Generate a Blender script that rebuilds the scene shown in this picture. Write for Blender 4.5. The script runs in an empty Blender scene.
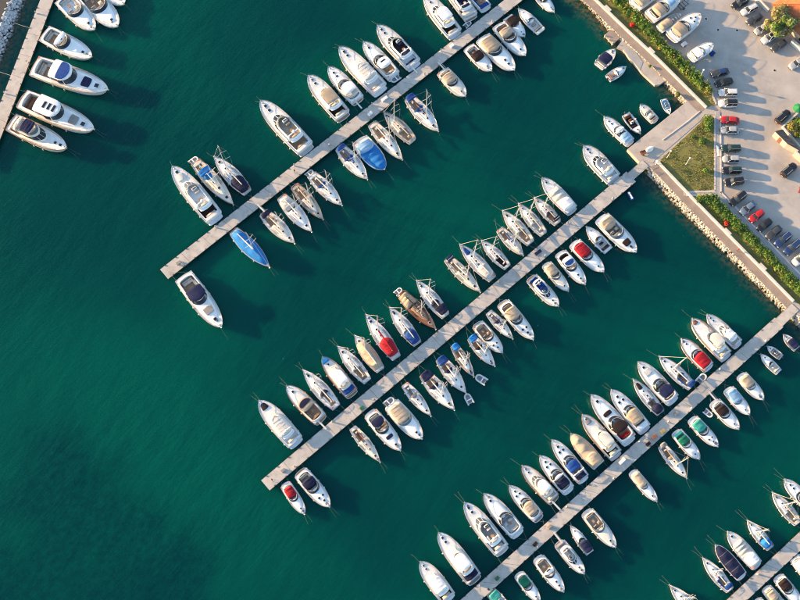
import bpy, bmesh, math, random
from mathutils import Vector, Matrix

# ------------------------------------------------------------------ camera, sky, sun, exposure
S = bpy.context.scene
COL = S.collection
R = math.radians
CAM_H, TILT, FPX = 215.0, R(17.0), 1000.0
cd = bpy.data.cameras.new('camera'); cam = bpy.data.objects.new('camera', cd); COL.objects.link(cam)
cam.location = (0, 0, CAM_H); cam.rotation_euler = (TILT, 0, 0)
cd.sensor_width = 36; cd.lens = 36 * FPX / 800; cd.clip_start = 1; cd.clip_end = 6000
S.camera = cam
SUN_EL, SUN_AZ = R(11.3), R(-15.0)          # azimuth = the way the shadows run, from +X
W = bpy.data.worlds.new('World'); S.world = W; W.use_nodes = True
wn = W.node_tree; wn.nodes.clear()
sky = wn.nodes.new('ShaderNodeTexSky'); sky.sky_type = 'NISHITA'; sky.sun_disc = False
sky.sun_elevation = SUN_EL
sx_, sy_ = -math.cos(SUN_AZ), -math.sin(SUN_AZ)
sky.sun_rotation = math.atan2(sx_, sy_)
sky.altitude = 50; sky.air_density = 1.0; sky.dust_density = 0.7; sky.ozone_density = 1.15
bg = wn.nodes.new('ShaderNodeBackground'); bg.inputs[1].default_value = 0.137
wo = wn.nodes.new('ShaderNodeOutputWorld')
wn.links.new(sky.outputs[0], bg.inputs[0]); wn.links.new(bg.outputs[0], wo.inputs[0])
sl = bpy.data.lights.new('sun', 'SUN'); sun = bpy.data.objects.new('sun', sl); COL.objects.link(sun)
sl.energy = 5.0; sl.angle = R(0.6); sl.color = (1.0, 0.63, 0.30)
sdir = Vector((math.cos(SUN_EL) * math.cos(SUN_AZ), math.cos(SUN_EL) * math.sin(SUN_AZ), -math.sin(SUN_EL)))
sun.rotation_euler = sdir.to_track_quat('-Z', 'Y').to_euler()
sun.location = (-200, 100, 150)
S.view_settings.view_transform = 'Standard'; S.view_settings.look = 'None'
S.view_settings.exposure = 1.70; S.view_settings.gamma = 1.0; S.view_settings.use_curve_mapping = False
S.render.engine = 'CYCLES'
S.cycles.pixel_filter_type = 'BLACKMAN_HARRIS'; S.cycles.filter_width = 1.1
S.cycles.max_bounces = 5; S.cycles.diffuse_bounces = 3; S.cycles.glossy_bounces = 3; S.cycles.transmission_bounces = 2
S.cycles.caustics_reflective = False; S.cycles.caustics_refractive = False

rng = random.Random(7)

# ------------------------------------------------------------------ helpers
def at(px, py, z=0.0):
    """ground point (in metres) that stands at a picture coordinate, on the level z"""
    u = (px - 400) / FPX; v = (300 - py) / FPX
    d = Vector((u, math.sin(TILT) + v * math.cos(TILT), -math.cos(TILT) + v * math.sin(TILT)))
    k = (z - CAM_H) / d.z
    return Vector((d.x * k, d.y * k, z))

def tag(o, label=None, cat=None, group=None, kind=None):
    if label: o['label'] = label
    if cat: o['category'] = cat
    if group: o['group'] = group
    if kind: o['kind'] = kind
    return o

def empty(name, loc=(0, 0, 0), rz=0.0, parent=None):
    o = bpy.data.objects.new(name, None); COL.objects.link(o)
    o.location = loc; o.rotation_euler = (0, 0, rz); o.empty_display_size = 0.3
    if parent: o.parent = parent
    return o

class MB:
    def __init__(s): s.v = []; s.f = []
    def add(s, vs, fs):
        n = len(s.v); s.v += [tuple(p) for p in vs]; s.f += [tuple(i + n for i in f) for f in fs]
        return s
    def box(s, cx, cy, cz, sx, sy, sz, rz=0.0, bev=0.0):
        """box by centre and full size; bev chamfers the top edge"""
        hx, hy, hz = sx / 2, sy / 2, sz / 2
        c, n = math.cos(rz), math.sin(rz)
        lv = [(-hz, 0)] + ([(hz - bev, 0), (hz, bev)] if bev else [(hz, 0)])
        vs = []
        for z, i in lv:
            for x, y in ((-hx + i, -hy + i), (hx - i, -hy + i), (hx - i, hy - i), (-hx + i, hy - i)):
                vs.append((cx + x * c - y * n, cy + x * n + y * c, cz + z))
        fs = [(3, 2, 1, 0)]
        for k in range(len(lv) - 1):
            for j in range(4):
                a = k * 4 + j; b = k * 4 + (j + 1) % 4
                fs.append((a, b, b + 4, a + 4))
        t = (len(lv) - 1) * 4
        fs.append((t, t + 1, t + 2, t + 3))
        return s.add(vs, fs)
    def tube(s, pts, r, n=6, r2=None, cap=True):
        pts = [Vector(p) for p in pts]
        rings = []; m = len(pts)
        for i, p in enumerate(pts):
            d = (pts[min(i + 1, m - 1)] - pts[max(i - 1, 0)])
            if d.length < 1e-6: d = Vector((0, 0, 1))
            d.normalize()
            up = Vector((0, 0, 1)) if abs(d.z) < 0.9 else Vector((1, 0, 0))
            a = d.cross(up).normalized(); b = d.cross(a).normalized()
            rr = r if r2 is None else r + (r2 - r) * i / max(m - 1, 1)
            rings.append([p + (a * math.cos(2 * math.pi * k / n) + b * math.sin(2 * math.pi * k / n)) * rr for k in range(n)])
        vs = [q for g in rings for q in g]; fs = []
        for i in range(m - 1):
            for k in range(n):
                k2 = (k + 1) % n
                fs.append((i * n + k, i * n + k2, (i + 1) * n + k2, (i + 1) * n + k))
        if cap:
            fs.append(tuple(range(n - 1, -1, -1))); fs.append(tuple((m - 1) * n + k for k in range(n)))
        return s.add(vs, fs)
    def prism(s, pts, z0, z1, bev=0.0):
        """closed plan outline (x, y) pulled from z0 to z1"""
        n = len(pts)
        area = sum(pts[i][0] * pts[(i + 1) % n][1] - pts[(i + 1) % n][0] * pts[i][1] for i in range(n))
        if area < 0: pts = pts[::-1]
        vs = [(p[0], p[1], z0) for p in pts] + [(p[0], p[1], z1) for p in pts]
        fs = [tuple(range(n - 1, -1, -1)), tuple(range(n, 2 * n))]
        fs += [(i, (i + 1) % n, n + (i + 1) % n, n + i) for i in range(n)]
        return s.add(vs, fs)
    def lathe(s, prof, n=10, c=(0, 0, 0)):
        vs = []; fs = []; m = len(prof)
        for r, z in prof:
            for k in range(n):
                a = 2 * math.pi * k / n
                vs.append((c[0] + r * math.cos(a), c[1] + r * math.sin(a), c[2] + z))
        for i in range(m - 1):
            for k in range(n):
                k2 = (k + 1) % n
                fs.append((i * n + k, i * n + k2, (i + 1) * n + k2, (i + 1) * n + k))
        fs.append(tuple(range(n - 1, -1, -1))); fs.append(tuple((m - 1) * n + k for k in range(n)))
        return s.add(vs, fs)
    def house(s, xa, xb, fw, nose, tail, levels, crown=0.0, cap=True, n=12):
        """loft over a boat-like plan; levels = (z, inset, shift of the aft end, shift of the fore end)"""
        rings = [outline(xa + l[2], xb - l[3], lambda x, i=l[1]: fw(x) - i, nose, tail, n) for l in levels]
        m = len(rings[0]); vs = []; fs = []
        for l, rg in zip(levels, rings): vs += [(x, y, l[0]) for x, y in rg]
        for i in range(len(levels) - 1):
            for k in range(m):
                k2 = (k + 1) % m
                fs.append((i * m + k, i * m + k2, (i + 1) * m + k2, (i + 1) * m + k))
        if cap:
            b = (len(levels) - 1) * m; top = rings[-1]; z = levels[-1][0]
            wm = max(abs(p[1]) for p in top) or 1
            base = len(vs)
            for i in range(n + 1): vs.append((top[i][0], 0, z + crown * (abs(top[i][1]) / wm)))
            for i in range(n):
                fs.append((b + i, b + i + 1, base + i + 1, base + i))
                fs.append((base + i, base + i + 1, b + m - 2 - i, b + m - 1 - i))
        return s.add(vs, fs)
    def ringwall(s, xa, xb, fw, nose, tail, th, z0, z1, lean=0.0, n=12):
        o0 = outline(xa, xb, fw, nose, tail, n); o1 = outline(xa + lean, xb - lean, lambda x: fw(x) - lean, nose, tail, n)
        i1 = outline(xa + th + lean, xb - th - lean, lambda x: fw(x) - th - lean, nose, tail, n)
        i0 = outline(xa + th, xb - th, lambda x: fw(x) - th, nose, tail, n)
        m = len(o0); vs = []; fs = []
        for rg, z in ((o0, z0), (o1, z1), (i1, z1), (i0, z0)): vs += [(x, y, z) for x, y in rg]
        for i in range(3):
            for k in range(m):
                k2 = (k + 1) % m
                fs.append((i * m + k, i * m + k2, (i + 1) * m + k2, (i + 1) * m + k))
        return s.add(vs, fs)
    def arcwall(s, xa, xb, fw, nose, xcut, z0, z1, inset, dx, th=0.05, n=16):
        """windscreen: the fore part of the outline, leaning aft"""
        o0 = outline(xa, xb, fw, nose, 0, n); o1 = outline(xa, xb - dx, lambda x: fw(x) - inset, nose, 0, n)
        k0 = [i for i, p in enumerate(o0) if p[0] >= xcut]
        vs = []; fs = []; m = len(k0)
        for i in k0: vs.append((o0[i][0], o0[i][1], z0))
        for i in k0:
            hz = z1 if 2 <= k0.index(i) <= m - 3 else z0 + (z1 - z0) * 0.6
            vs.append((o1[i][0], o1[i][1], hz))
        for i in k0: vs.append((o1[i][0] - th, o1[i][1] * 0.97, vs[m + k0.index(i)][2]))
        for i in k0: vs.append((o0[i][0] - th, o0[i][1] * 0.97, z0))
        for a in range(3):
            for k in range(m - 1):
                fs.append((a * m + k, a * m + k + 1, (a + 1) * m + k + 1, (a + 1) * m + k))
        return s.add(vs, fs)
    def build(s, name, mat, parent=None, smooth=40):
        me = bpy.data.meshes.new(name); me.from_pydata(s.v, [], s.f); me.update()
        me.materials.append(mat)
        if smooth:
            me.polygons.foreach_set('use_smooth', [True] * len(me.polygons))
            me.set_sharp_from_angle(angle=R(smooth))
        o = bpy.data.objects.new(name, me); COL.objects.link(o)
        if parent: o.parent = parent
        return o

def outline(xa, xb, fw, nose, tail, n=12):
    a = []
    for i in range(n + 1):
        x = xa + (xb - xa) * (0.5 - 0.5 * math.cos(math.pi * i / n))
        k = 1.0
        if nose and x > xb - nose: k = math.sqrt(max(0.0, 1 - ((x - (xb - nose)) / nose) ** 2))
        if tail and x < xa + tail: k = min(k, math.sqrt(max(0.0, 1 - ((xa + tail - x) / tail) ** 2)))
        a.append((x, max(0.015, fw(x) * max(k, 0.12 if i in (0, n) else k))))
    return [(x, -y) for x, y in a] + [(x, y) for x, y in a[::-1]]

def copy_tree(o, parent=None):
    c = o.copy(); COL.objects.link(c); c.parent = parent
    for ch in list(o.children): copy_tree(ch, c)
    return c

# ------------------------------------------------------------------ materials
def nd(nt, t, **kw):
    n = nt.nodes.new(t)
    for k, v in kw.items(): setattr(n, k, v)
    return n

def material(name, col, rough=0.5, vary=0.12, scale=1.5, bump=0.0, bscale=20.0, metal=0.0, spec=0.5, rand=0.0, coat=0.0, dirt=None, island=0.0, streak=None, wet=None):
    m = bpy.data.materials.new(name); m.use_nodes = True
    nt = m.node_tree; b = nt.nodes['Principled BSDF']; L = nt.links.new
    b.inputs['Roughness'].default_value = rough; b.inputs['Metallic'].default_value = metal
    b.inputs['Specular IOR Level'].default_value = spec; b.inputs['Coat Weight'].default_value = coat
    geo = nd(nt, 'ShaderNodeNewGeometry')
    nz = nd(nt, 'ShaderNodeTexNoise'); nz.inputs['Scale'].default_value = scale; nz.inputs['Detail'].default_value = 6
    L(geo.outputs['Position'], nz.inputs['Vector'])
    rp = nd(nt, 'ShaderNodeMapRange'); rp.inputs[1].default_value = 0.3; rp.inputs[2].default_value = 0.7
    rp.inputs[3].default_value = 1 - vary; rp.inputs[4].default_value = 1 + vary
    L(nz.outputs[0], rp.inputs[0])
    fac = rp.outputs[0]
    if rand:
        oi = nd(nt, 'ShaderNodeObjectInfo'); r2 = nd(nt, 'ShaderNodeMapRange')
        r2.inputs[3].default_value = 1 - rand; r2.inputs[4].default_value = 1 + rand
        L(oi.outputs['Random'], r2.inputs[0])
        mu = nd(nt, 'ShaderNodeMath', operation='MULTIPLY'); L(fac, mu.inputs[0]); L(r2.outputs[0], mu.inputs[1]); fac = mu.outputs[0]
    if island:
        r2 = nd(nt, 'ShaderNodeMapRange'); r2.inputs[3].default_value = 1 - island; r2.inputs[4].default_value = 1 + island
        L(geo.outputs['Random Per Island'], r2.inputs[0])
        mu = nd(nt, 'ShaderNodeMath', operation='MULTIPLY'); L(fac, mu.inputs[0]); L(r2.outputs[0], mu.inputs[1]); fac = mu.outputs[0]
    vm = nd(nt, 'ShaderNodeVectorMath', operation='SCALE'); vm.inputs[0].default_value = col[:3]
    L(fac, vm.inputs['Scale'])
    out = vm.outputs[0]
    if dirt:                                   # (colour, scale, threshold, strength)
        n2 = nd(nt, 'ShaderNodeTexNoise'); n2.inputs['Scale'].default_value = dirt[1]; n2.inputs['Detail'].default_value = 8
        n2.inputs['Roughness'].default_value = 0.65
        L(geo.outputs['Position'], n2.inputs['Vector'])
        mr = nd(nt, 'ShaderNodeMapRange'); mr.inputs[1].default_value = dirt[2]; mr.inputs[2].default_value = dirt[2] + 0.15
        mr.inputs[4].default_value = dirt[3]; L(n2.outputs[0], mr.inputs[0])
        mx = nd(nt, 'ShaderNodeMix', data_type='RGBA'); L(mr.outputs[0], mx.inputs[0]); L(out, mx.inputs[6])
        mx.inputs[7].default_value = (*dirt[0], 1); out = mx.outputs[2]
    if streak:                                 # finer second layer of stains
        n4 = nd(nt, 'ShaderNodeTexNoise'); n4.inputs['Scale'].default_value = streak[1]; n4.inputs['Detail'].default_value = 10; n4.inputs['Roughness'].default_value = .7
        n4.inputs['Distortion'].default_value = 1.2
        L(geo.outputs['Position'], n4.inputs['Vector'])
        m4 = nd(nt, 'ShaderNodeMapRange'); m4.inputs[1].default_value = streak[2]; m4.inputs[2].default_value = streak[2] + .12; m4.inputs[4].default_value = streak[3]; L(n4.outputs[0], m4.inputs[0])
        x4 = nd(nt, 'ShaderNodeMix', data_type='RGBA'); L(m4.outputs[0], x4.inputs[0]); L(out, x4.inputs[6]); x4.inputs[7].default_value = (*streak[0], 1); out = x4.outputs[2]
    if wet:                                    # wet, weedy band at the waterline (colour, z0, z1)
        sp = nd(nt, 'ShaderNodeSeparateXYZ'); L(geo.outputs['Position'], sp.inputs[0])
        m5 = nd(nt, 'ShaderNodeMapRange'); m5.inputs[1].default_value = wet[1]; m5.inputs[2].default_value = wet[2]; m5.inputs[3].default_value = 1; m5.inputs[4].default_value = 0; L(sp.outputs[2], m5.inputs[0])
        x5 = nd(nt, 'ShaderNodeMix', data_type='RGBA'); L(m5.outputs[0], x5.inputs[0]); L(out, x5.inputs[6]); x5.inputs[7].default_value = (*wet[0], 1); out = x5.outputs[2]
    L(out, b.inputs['Base Color'])
    if bump:
        n3 = nd(nt, 'ShaderNodeTexNoise'); n3.inputs['Scale'].default_value = bscale; n3.inputs['Detail'].default_value = 4
        L(geo.outputs['Position'], n3.inputs['Vector'])
        bp = nd(nt, 'ShaderNodeBump'); bp.inputs['Strength'].default_value = bump; bp.inputs['Distance'].default_value = 0.05
        L(n3.outputs[0], bp.inputs['Height']); L(bp.outputs[0], b.inputs['Normal'])
    return m

M = {}
M['W'] = material('white_gelcoat', (.80, .80, .79), .28, .05, .6, coat=.15, rand=.06, dirt=((.5, .45, .38), 1.3, .58, .35))
M['X'] = material('cool_white_gelcoat', (.73, .75, .77), .3, .05, .6, rand=.06, dirt=((.45, .44, .42), 1.1, .6, .35))
M['E'] = material('cream_gelcoat', (.70, .65, .56), .33, .06, .7, rand=.06)
M['deck'] = material('nonskid_deck', (.70, .70, .685), .6, .09, 1.2, bump=.15, bscale=30, rand=.08, dirt=((.40, .36, .30), 1.6, .55, .45))
M['D'] = material('teak', (.31, .20, .125), .6, .22, 2.5, bump=.2, bscale=25, rand=.15)
M['O'] = material('weathered_teak', (.44, .385, .32), .7, .2, 2.5, bump=.2, bscale=25, rand=.1)
M['ring'] = material('orange_lifebuoy', (.60, .13, .03), .6, .1, 3)
M['pan'] = material('grey_nonskid_panel', (.52, .51, .48), .75, .12, 2, bump=.2, bscale=30, rand=.12)
M['V'] = material('varnished_wood', (.20, .085, .045), .35, .25, 2.0, rand=.1)
M['N'] = material('navy_canvas', (.010, .015, .05), .75, .25, 1.2, bump=.75, bscale=5, rand=.25, spec=.2)
M['B'] = material('blue_canvas', (.010, .05, .21), .75, .2, 1.2, bump=.75, bscale=5, rand=.2, spec=.2)
M['C'] = material('bright_blue_canvas', (.012, .15, .44), .75, .15, 1.2, bump=.75, bscale=5, rand=.1, spec=.2)
M['J'] = material('pale_blue_canvas', (.20, .36, .55), .75, .15, 1.2, bump=.75, bscale=5, rand=.1, spec=.2)
M['R'] = material('red_canvas', (.29, .011, .022), .75, .18, 1.2, bump=.75, bscale=5, rand=.12, spec=.2)
M['T'] = material('tan_canvas', (.37, .305, .235), .8, .12, 1.0, bump=.75, bscale=4, rand=.12, spec=.2)
M['K'] = material('dark_brown_canvas', (.022, .014, .014), .75, .25, 1.2, bump=.75, bscale=5, spec=.2)
M['G'] = material('green_canvas', (.008, .13, .075), .75, .2, 1.2, bump=.75, bscale=5, spec=.2)
M['Q'] = material('teal_canvas', (.035, .27, .24), .75, .2, 1.2, bump=.75, bscale=5, spec=.2)
M['Y'] = material('grey_canvas', (.24, .235, .23), .75, .15, 1.0, bump=.75, bscale=4, rand=.12, spec=.2)
M['L'] = material('light_grey_canvas', (.50, .495, .48), .75, .1, .8, bump=.75, bscale=3, rand=.08, spec=.2)
M['glass'] = material('dark_glass', (.012, .015, .02), .06, .1, 1, spec=.7)
M['smoke'] = material('grey_acrylic', (.10, .12, .14), .12, .1, 1, spec=.6)
M['seat'] = material('cream_vinyl', (.52, .48, .41), .5, .1, 2, rand=.1)
M['steel'] = material('stainless_steel', (.6, .6, .6), .25, .05, 1, metal=1)
M['alu'] = material('mast_aluminium', (.66, .66, .64), .4, .05, 1, metal=.3)
M['black'] = material('black_rubber', (.015, .015, .016), .6, .2, 2)
M['rope'] = material('mooring_rope', (.20, .22, .20), .9, .15, 3)
M['fend'] = material('white_fender', (.6, .6, .58), .5, .1, 2, rand=.2)
M['fendn'] = material('navy_fender', (.02, .03, .09), .5, .1, 2)
M['rib'] = material('grey_hypalon', (.55, .57, .58), .6, .08, 2, rand=.12)
M['anti'] = material('antifouling', (.03, .05, .10), .7, .2, 1.5)

# ------------------------------------------------------------------ water
def lines_px(pts, z=0.0): return [at(x, y, z) for x, y in pts]

def water_material():
    m = bpy.data.materials.new('sea_water'); m.use_nodes = True
    nt = m.node_tree; b = nt.nodes['Principled BSDF']; L = nt.links.new
    geo = nd(nt, 'ShaderNodeNewGeometry'); P = geo.outputs['Position']
    def noise(scale, detail=3, stretch=None, rot=0):
        src = P
        if stretch:
            mp = nd(nt, 'ShaderNodeMapping', vector_type='TEXTURE'); mp.inputs['Scale'].default_value = tuple(1 / q for q in stretch); mp.inputs['Rotation'].default_value = (0, 0, -rot)
            L(P, mp.inputs['Vector']); src = mp.outputs[0]
        n = nd(nt, 'ShaderNodeTexNoise'); n.inputs['Scale'].default_value = scale; n.inputs['Detail'].default_value = detail
        L(src, n.inputs['Vector']); return n.outputs[0]
    def rng_(v, a, c, lo=0.0, hi=1.0, smooth=True):
        r = nd(nt, 'ShaderNodeMapRange'); r.interpolation_type = 'SMOOTHSTEP' if smooth else 'LINEAR'
        r.inputs[1].default_value = a; r.inputs[2].default_value = c; r.inputs[3].default_value = lo; r.inputs[4].default_value = hi
        L(v, r.inputs[0]); return r.outputs[0]
    def mix(f, a, c):
        x = nd(nt, 'ShaderNodeMix', data_type='RGBA')
        if isinstance(f, float): x.inputs[0].default_value = f
        else: L(f, x.inputs[0])
        for s, k in ((a, 6), (c, 7)):
            if isinstance(s, tuple): x.inputs[k].default_value = (*s, 1)
            else: L(s, x.inputs[k])
        return x.outputs[2]
    def math_(op, a, c):
        x = nd(nt, 'ShaderNodeMath', operation=op)
        for s, k in ((a, 0), (c, 1)):
            if isinstance(s, (int, float)): x.inputs[k].default_value = s
            else: L(s, x.inputs[k])
        return x.outputs[0]
    def dist_to(p):
        v = nd(nt, 'ShaderNodeVectorMath', operation='DISTANCE'); L(P, v.inputs[0]); v.inputs[1].default_value = p
        return v.outputs['Value']
    deep, mid = (.0, .040, .040), (.0, .066, .052)
    # depth of the basin: broad patches of greener and bluer water
    base = mix(rng_(noise(.016, 2), .36, .64), deep, mid)
    # weed beds on the bottom, seen as darker patches in the open water
    wob = noise(.13, 7); weed = None
    for (px, py, r) in ((65, 485, 13), (85, 525, 13), (125, 545, 12), (165, 575, 12), (55, 565, 11), (20, 600, 14), (110, 600, 13)):
        d = math_('ADD', dist_to(at(px, py, 0)), math_('MULTIPLY', math_('SUBTRACT', wob, .5), 16.0))
        k = rng_(d, r * .35, r * 1.35, 1.0, 0.0)
        weed = k if weed is None else math_('MAXIMUM', weed, k)
    mott = rng_(noise(.7, 9), .34, .66, .62, 1.0)
    base = mix(math_('MULTIPLY', math_('MULTIPLY', weed, mott), .70), base, (.0, .024, .032))
    # broad shade of the boat rows, painted into the water colour between the piers
    boat_shade = None
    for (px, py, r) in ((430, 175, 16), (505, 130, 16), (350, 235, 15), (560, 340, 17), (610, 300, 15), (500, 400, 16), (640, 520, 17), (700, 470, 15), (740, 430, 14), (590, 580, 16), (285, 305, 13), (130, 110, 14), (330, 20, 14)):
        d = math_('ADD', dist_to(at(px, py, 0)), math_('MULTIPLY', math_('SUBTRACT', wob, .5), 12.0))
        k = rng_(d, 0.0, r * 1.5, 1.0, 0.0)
        boat_shade = k if boat_shade is None else math_('MAXIMUM', boat_shade, k)
    base = mix(math_('MULTIPLY', boat_shade, .36), base, (.0, .027, .034))
    # shallows along the stone slopes: brown stones shining through
    def shore(p0, p1, width):
        a, c = at(*p0), at(*p1); t = (c - a).normalized(); n = Vector((t.y, -t.x, 0))
        v = nd(nt, 'ShaderNodeVectorMath', operation='SUBTRACT'); L(P, v.inputs[0]); v.inputs[1].default_value = a
        dt = nd(nt, 'ShaderNodeVectorMath', operation='DOT_PRODUCT'); L(v.outputs[0], dt.inputs[0]); dt.inputs[1].default_value = n
        dv = math_('ADD', dt.outputs['Value'], math_('MULTIPLY', math_('SUBTRACT', noise(.5, 5), .5), 3.0))
        return rng_(dv, 0.0, width, 1.0, 0.0)
    st = (.10, .085, .045)
    base = mix(math_('MULTIPLY', rng_(noise(1.1, 5), .35, .65), math_('MULTIPLY', SHORE_MASK(nt, shore, math_), 1.0)), base, st)
    # flecks of foam drifting with the wind
    fl = rng_(noise(1.0, 3, (2.6, .9, 1), R(42)), .735, .78)
    fl = math_('MULTIPLY', fl, rng_(noise(.05, 3), .45, .65))
    base = mix(math_('MULTIPLY', fl, .30), base, (.35, .45, .42))
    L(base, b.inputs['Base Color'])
    b.inputs['Roughness'].default_value = .10; b.inputs['IOR'].default_value = 1.33
    b.inputs['Specular IOR Level'].default_value = .22
    m_ = b; m_.subsurface_method = 'BURLEY'
    b.inputs['Subsurface Weight'].default_value = 1.0
    b.inputs['Subsurface Radius'].default_value = (1.0, 3.0, 2.7); b.inputs['Subsurface Scale'].default_value = 1.0
    # wind ripples running up to the right
    h = math_('ADD', math_('MULTIPLY', noise(1.0, 4, (1.6, .35, 1), R(40)), 1.0), math_('MULTIPLY', noise(1.0, 3, (.30, .10, 1), R(35)), 2.0))
    h = math_('ADD', h, math_('MULTIPLY', noise(3.2, 3, (1.5, .6, 1), R(45)), .25))
    h = math_('MULTIPLY', h, rng_(noise(.022, 4), .35, .7, .45, 1.35))
    bp = nd(nt, 'ShaderNodeBump'); bp.inputs['Strength'].default_value = .42; bp.inputs['Distance'].default_value = .30
    L(h, bp.inputs['Height']); L(bp.outputs[0], b.inputs['Normal'])
    return m

def SHORE_MASK(nt, shore, math_):
    a = shore((585, 4), (687, 101), 5.0)
    c = shore((655, 172), (793, 310), 5.6)
    d = shore((-6, 62), (22, -8), 6.0)
    # each slope only counts on its own side of the basin
    geo = nt.nodes.new('ShaderNodeNewGeometry'); sp = nt.nodes.new('ShaderNodeSeparateXYZ'); nt.links.new(geo.outputs[0], sp.inputs[0])
    y0 = at(640, 150).y
    def fade(ya, yb):
        r = nt.nodes.new('ShaderNodeMapRange'); r.interpolation_type = 'SMOOTHSTEP'; r.inputs[1].default_value = ya; r.inputs[2].default_value = yb; nt.links.new(sp.outputs[1], r.inputs[0]); return r.outputs[0]
    up = fade(at(640, 128).y, at(640, 100).y); dn = fade(at(640, 166).y, at(640, 182).y)
    lf = math_('LESS_THAN', sp.outputs[0], at(200, 100).x); rt = math_('GREATER_THAN', sp.outputs[0], at(500, 100).x)
    return math_('MAXIMUM', math_('MULTIPLY', math_('MULTIPLY', a, up), rt), math_('MAXIMUM', math_('MULTIPLY', math_('MULTIPLY', c, dn), rt), math_('MULTIPLY', d, lf)))

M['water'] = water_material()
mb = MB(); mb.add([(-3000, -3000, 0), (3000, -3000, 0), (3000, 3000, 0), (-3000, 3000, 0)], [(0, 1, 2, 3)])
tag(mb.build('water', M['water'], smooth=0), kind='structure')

# ------------------------------------------------------------------ land
GZ = 1.30
M['earth'] = material('quay_concrete', (.44, .39, .34), .85, .14, .5, bump=.2, bscale=6, dirt=((.20, .18, .16), .35, .55, .5))
M['asphalt'] = material('worn_asphalt', (.405, .37, .335), .85, .13, .25, bump=.2, bscale=9, dirt=((.28, .27, .255), .11, .50, .75), streak=((.46, .43, .40), .5, .55, .6))
M['conc'] = material('pier_concrete', (.425, .40, .37), .8, .14, .5, bump=.15, bscale=8, rand=.06, dirt=((.29, .265, .24), .7, .53, .6), streak=((.20, .185, .17), 1.6, .60, .6))
M['slab'] = material('platform_concrete', (.42, .375, .33), .85, .13, .3, bump=.2, bscale=6, dirt=((.28, .25, .22), .45, .50, .65), streak=((.52, .46, .40), .9, .58, .6))
M['path'] = material('promenade_paving', (.28, .225, .185), .85, .12, .6, bump=.15, bscale=8, dirt=((.20, .17, .15), .8, .56, .5))
M['kerb'] = material('pale_kerb_stone', (.60, .545, .48), .8, .12, 1.0, rand=.08, dirt=((.30, .27, .23), 1.2, .58, .4))
M['walk'] = material('grey_sidewalk', (.33, .325, .32), .85, .1, .8, bump=.1)
M['lawn'] = material('dry_lawn', (.165, .155, .042), .95, .28, .35, bump=.9, bscale=5, dirt=((.25, .20, .08), .5, .50, .75), streak=((.07, .095, .02), 1.2, .56, .7))
M['stone'] = material('revetment_stone', (.47, .415, .35), .85, .15, 2.0, bump=.5, bscale=8, island=.35, wet=((.09, .085, .05), .1, .45))
M['stoneg'] = material('grey_breakwater_stone', (.42, .42, .43), .85, .15, 2.0, bump=.5, bscale=8, island=.4, wet=((.07, .075, .06), .1, .5))

def area(name, pts, z0, z1, mat, kind='structure', parent=None):
    mb = MB(); mb.prism([(p.x, p.y) for p in lines_px(pts, z1)], z0, z1)
    o = mb.build(name, mat, parent, smooth=0)
    if kind: tag(o, kind=kind)
    return o

def ribbon(pts, wl, wr):
    """outline of a band along world points: wl metres to the left, wr to the right"""
    P = [Vector((p.x, p.y, 0)) for p in pts]; lft = []; rgt = []
    for i, p in enumerate(P):
        d = (P[min(i + 1, len(P) - 1)] - P[max(i - 1, 0)]).normalized(); n = Vector((-d.y, d.x, 0))
        lft.append(p + n * wl); rgt.append(p - n * wr)
    return [(p.x, p.y) for p in lft + rgt[::-1]]

def band(name, pts, wl, wr, z0, z1, mat, kind='structure', parent=None):
    mb = MB(); mb.prism(ribbon(lines_px(pts, z1), wl, wr), z0, z1)
    o = mb.build(name, mat, parent, smooth=0)
    if kind: tag(o, kind=kind)
    return o

WU = [(545, -48), (595, 0), (626, 30), (658, 60), (706, 108)]            # parapet, upper stretch
WL = [(657, 162), (692, 198.5), (740, 247.5), (793, 301.5)]              # parapet, lower stretch
KU = [(575, -48), (624, 0), (655, 31), (683, 60), (709, 85), (716, 104)] # kerb behind the upper hedge
KL = [(716, 196), (755, 236), (800, 283), (850, 335)]                    # kerb behind the lower hedge
LANDPX = [(330, -300), (556, -32), (590, 0), (617, 31), (650, 60), (686, 99), (686, 102), (627.5, 149), (641, 164), (650, 168),
          (680, 198), (740, 257), (789, 306), (800, 317), (880, 400), (1300, 800), (1300, -300)]
area('quay_ground', LANDPX, -2.5, GZ, M['earth'])
area('parking_lot', [(560, -60)] + KU + [(721, 110), (721, 196)] + KL + [(1290, 780), (1290, -60)], GZ + .004, GZ + .03, M['asphalt'])
band('promenade', [(535, -48)] + [(p[0] - 1.2, p[1] + 1.2) for p in WU[1:]], 0, 1.75, GZ + .004, GZ + .06, M['path'])
band('promenade', [(p[0] - 1.2, p[1] + 1.2) for p in WL], 0, 1.75, GZ + .004, GZ + .06, M['path'])
area('quay_platform', [(685.5, 103), (628.5, 149), (641, 163), (653, 163), (655, 160), (700, 121), (705, 114), (720, 115), (720, 109.5), (706, 109.5)], GZ + .008, GZ + .045, M['slab'])
area('lawn', [(p[0] + 1.5, p[1] - 1.0) for p in WU] + KU[::-1], GZ + .004, GZ + .10, M['lawn'])
area('lawn', [(694, 197.5)] + [(p[0] + 1.5, p[1] - 1.0) for p in WL[1:]] + [(850, 345)] + KL[::-1], GZ + .004, GZ + .10, M['lawn'])
area('lawn', [(659.5, 160.5), (700, 123), (704.5, 116.5), (714, 116.5), (714.5, 190), (686, 191)], GZ + .004, GZ + .10, M['lawn'])
area('sidewalk', [(715.5, 112), (720, 112), (720.5, 196), (716, 195)], GZ + .031, GZ + .12, M['walk'])
band('sidewalk', [(p[0] + .8, p[1]) for p in KL], 1.45, 0, GZ + .031, GZ + .118, M['walk'])
band('sidewalk', [(684, 193.5), (717, 193)], .55, .55, GZ + .05, GZ + .14, M['walk'])
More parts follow.
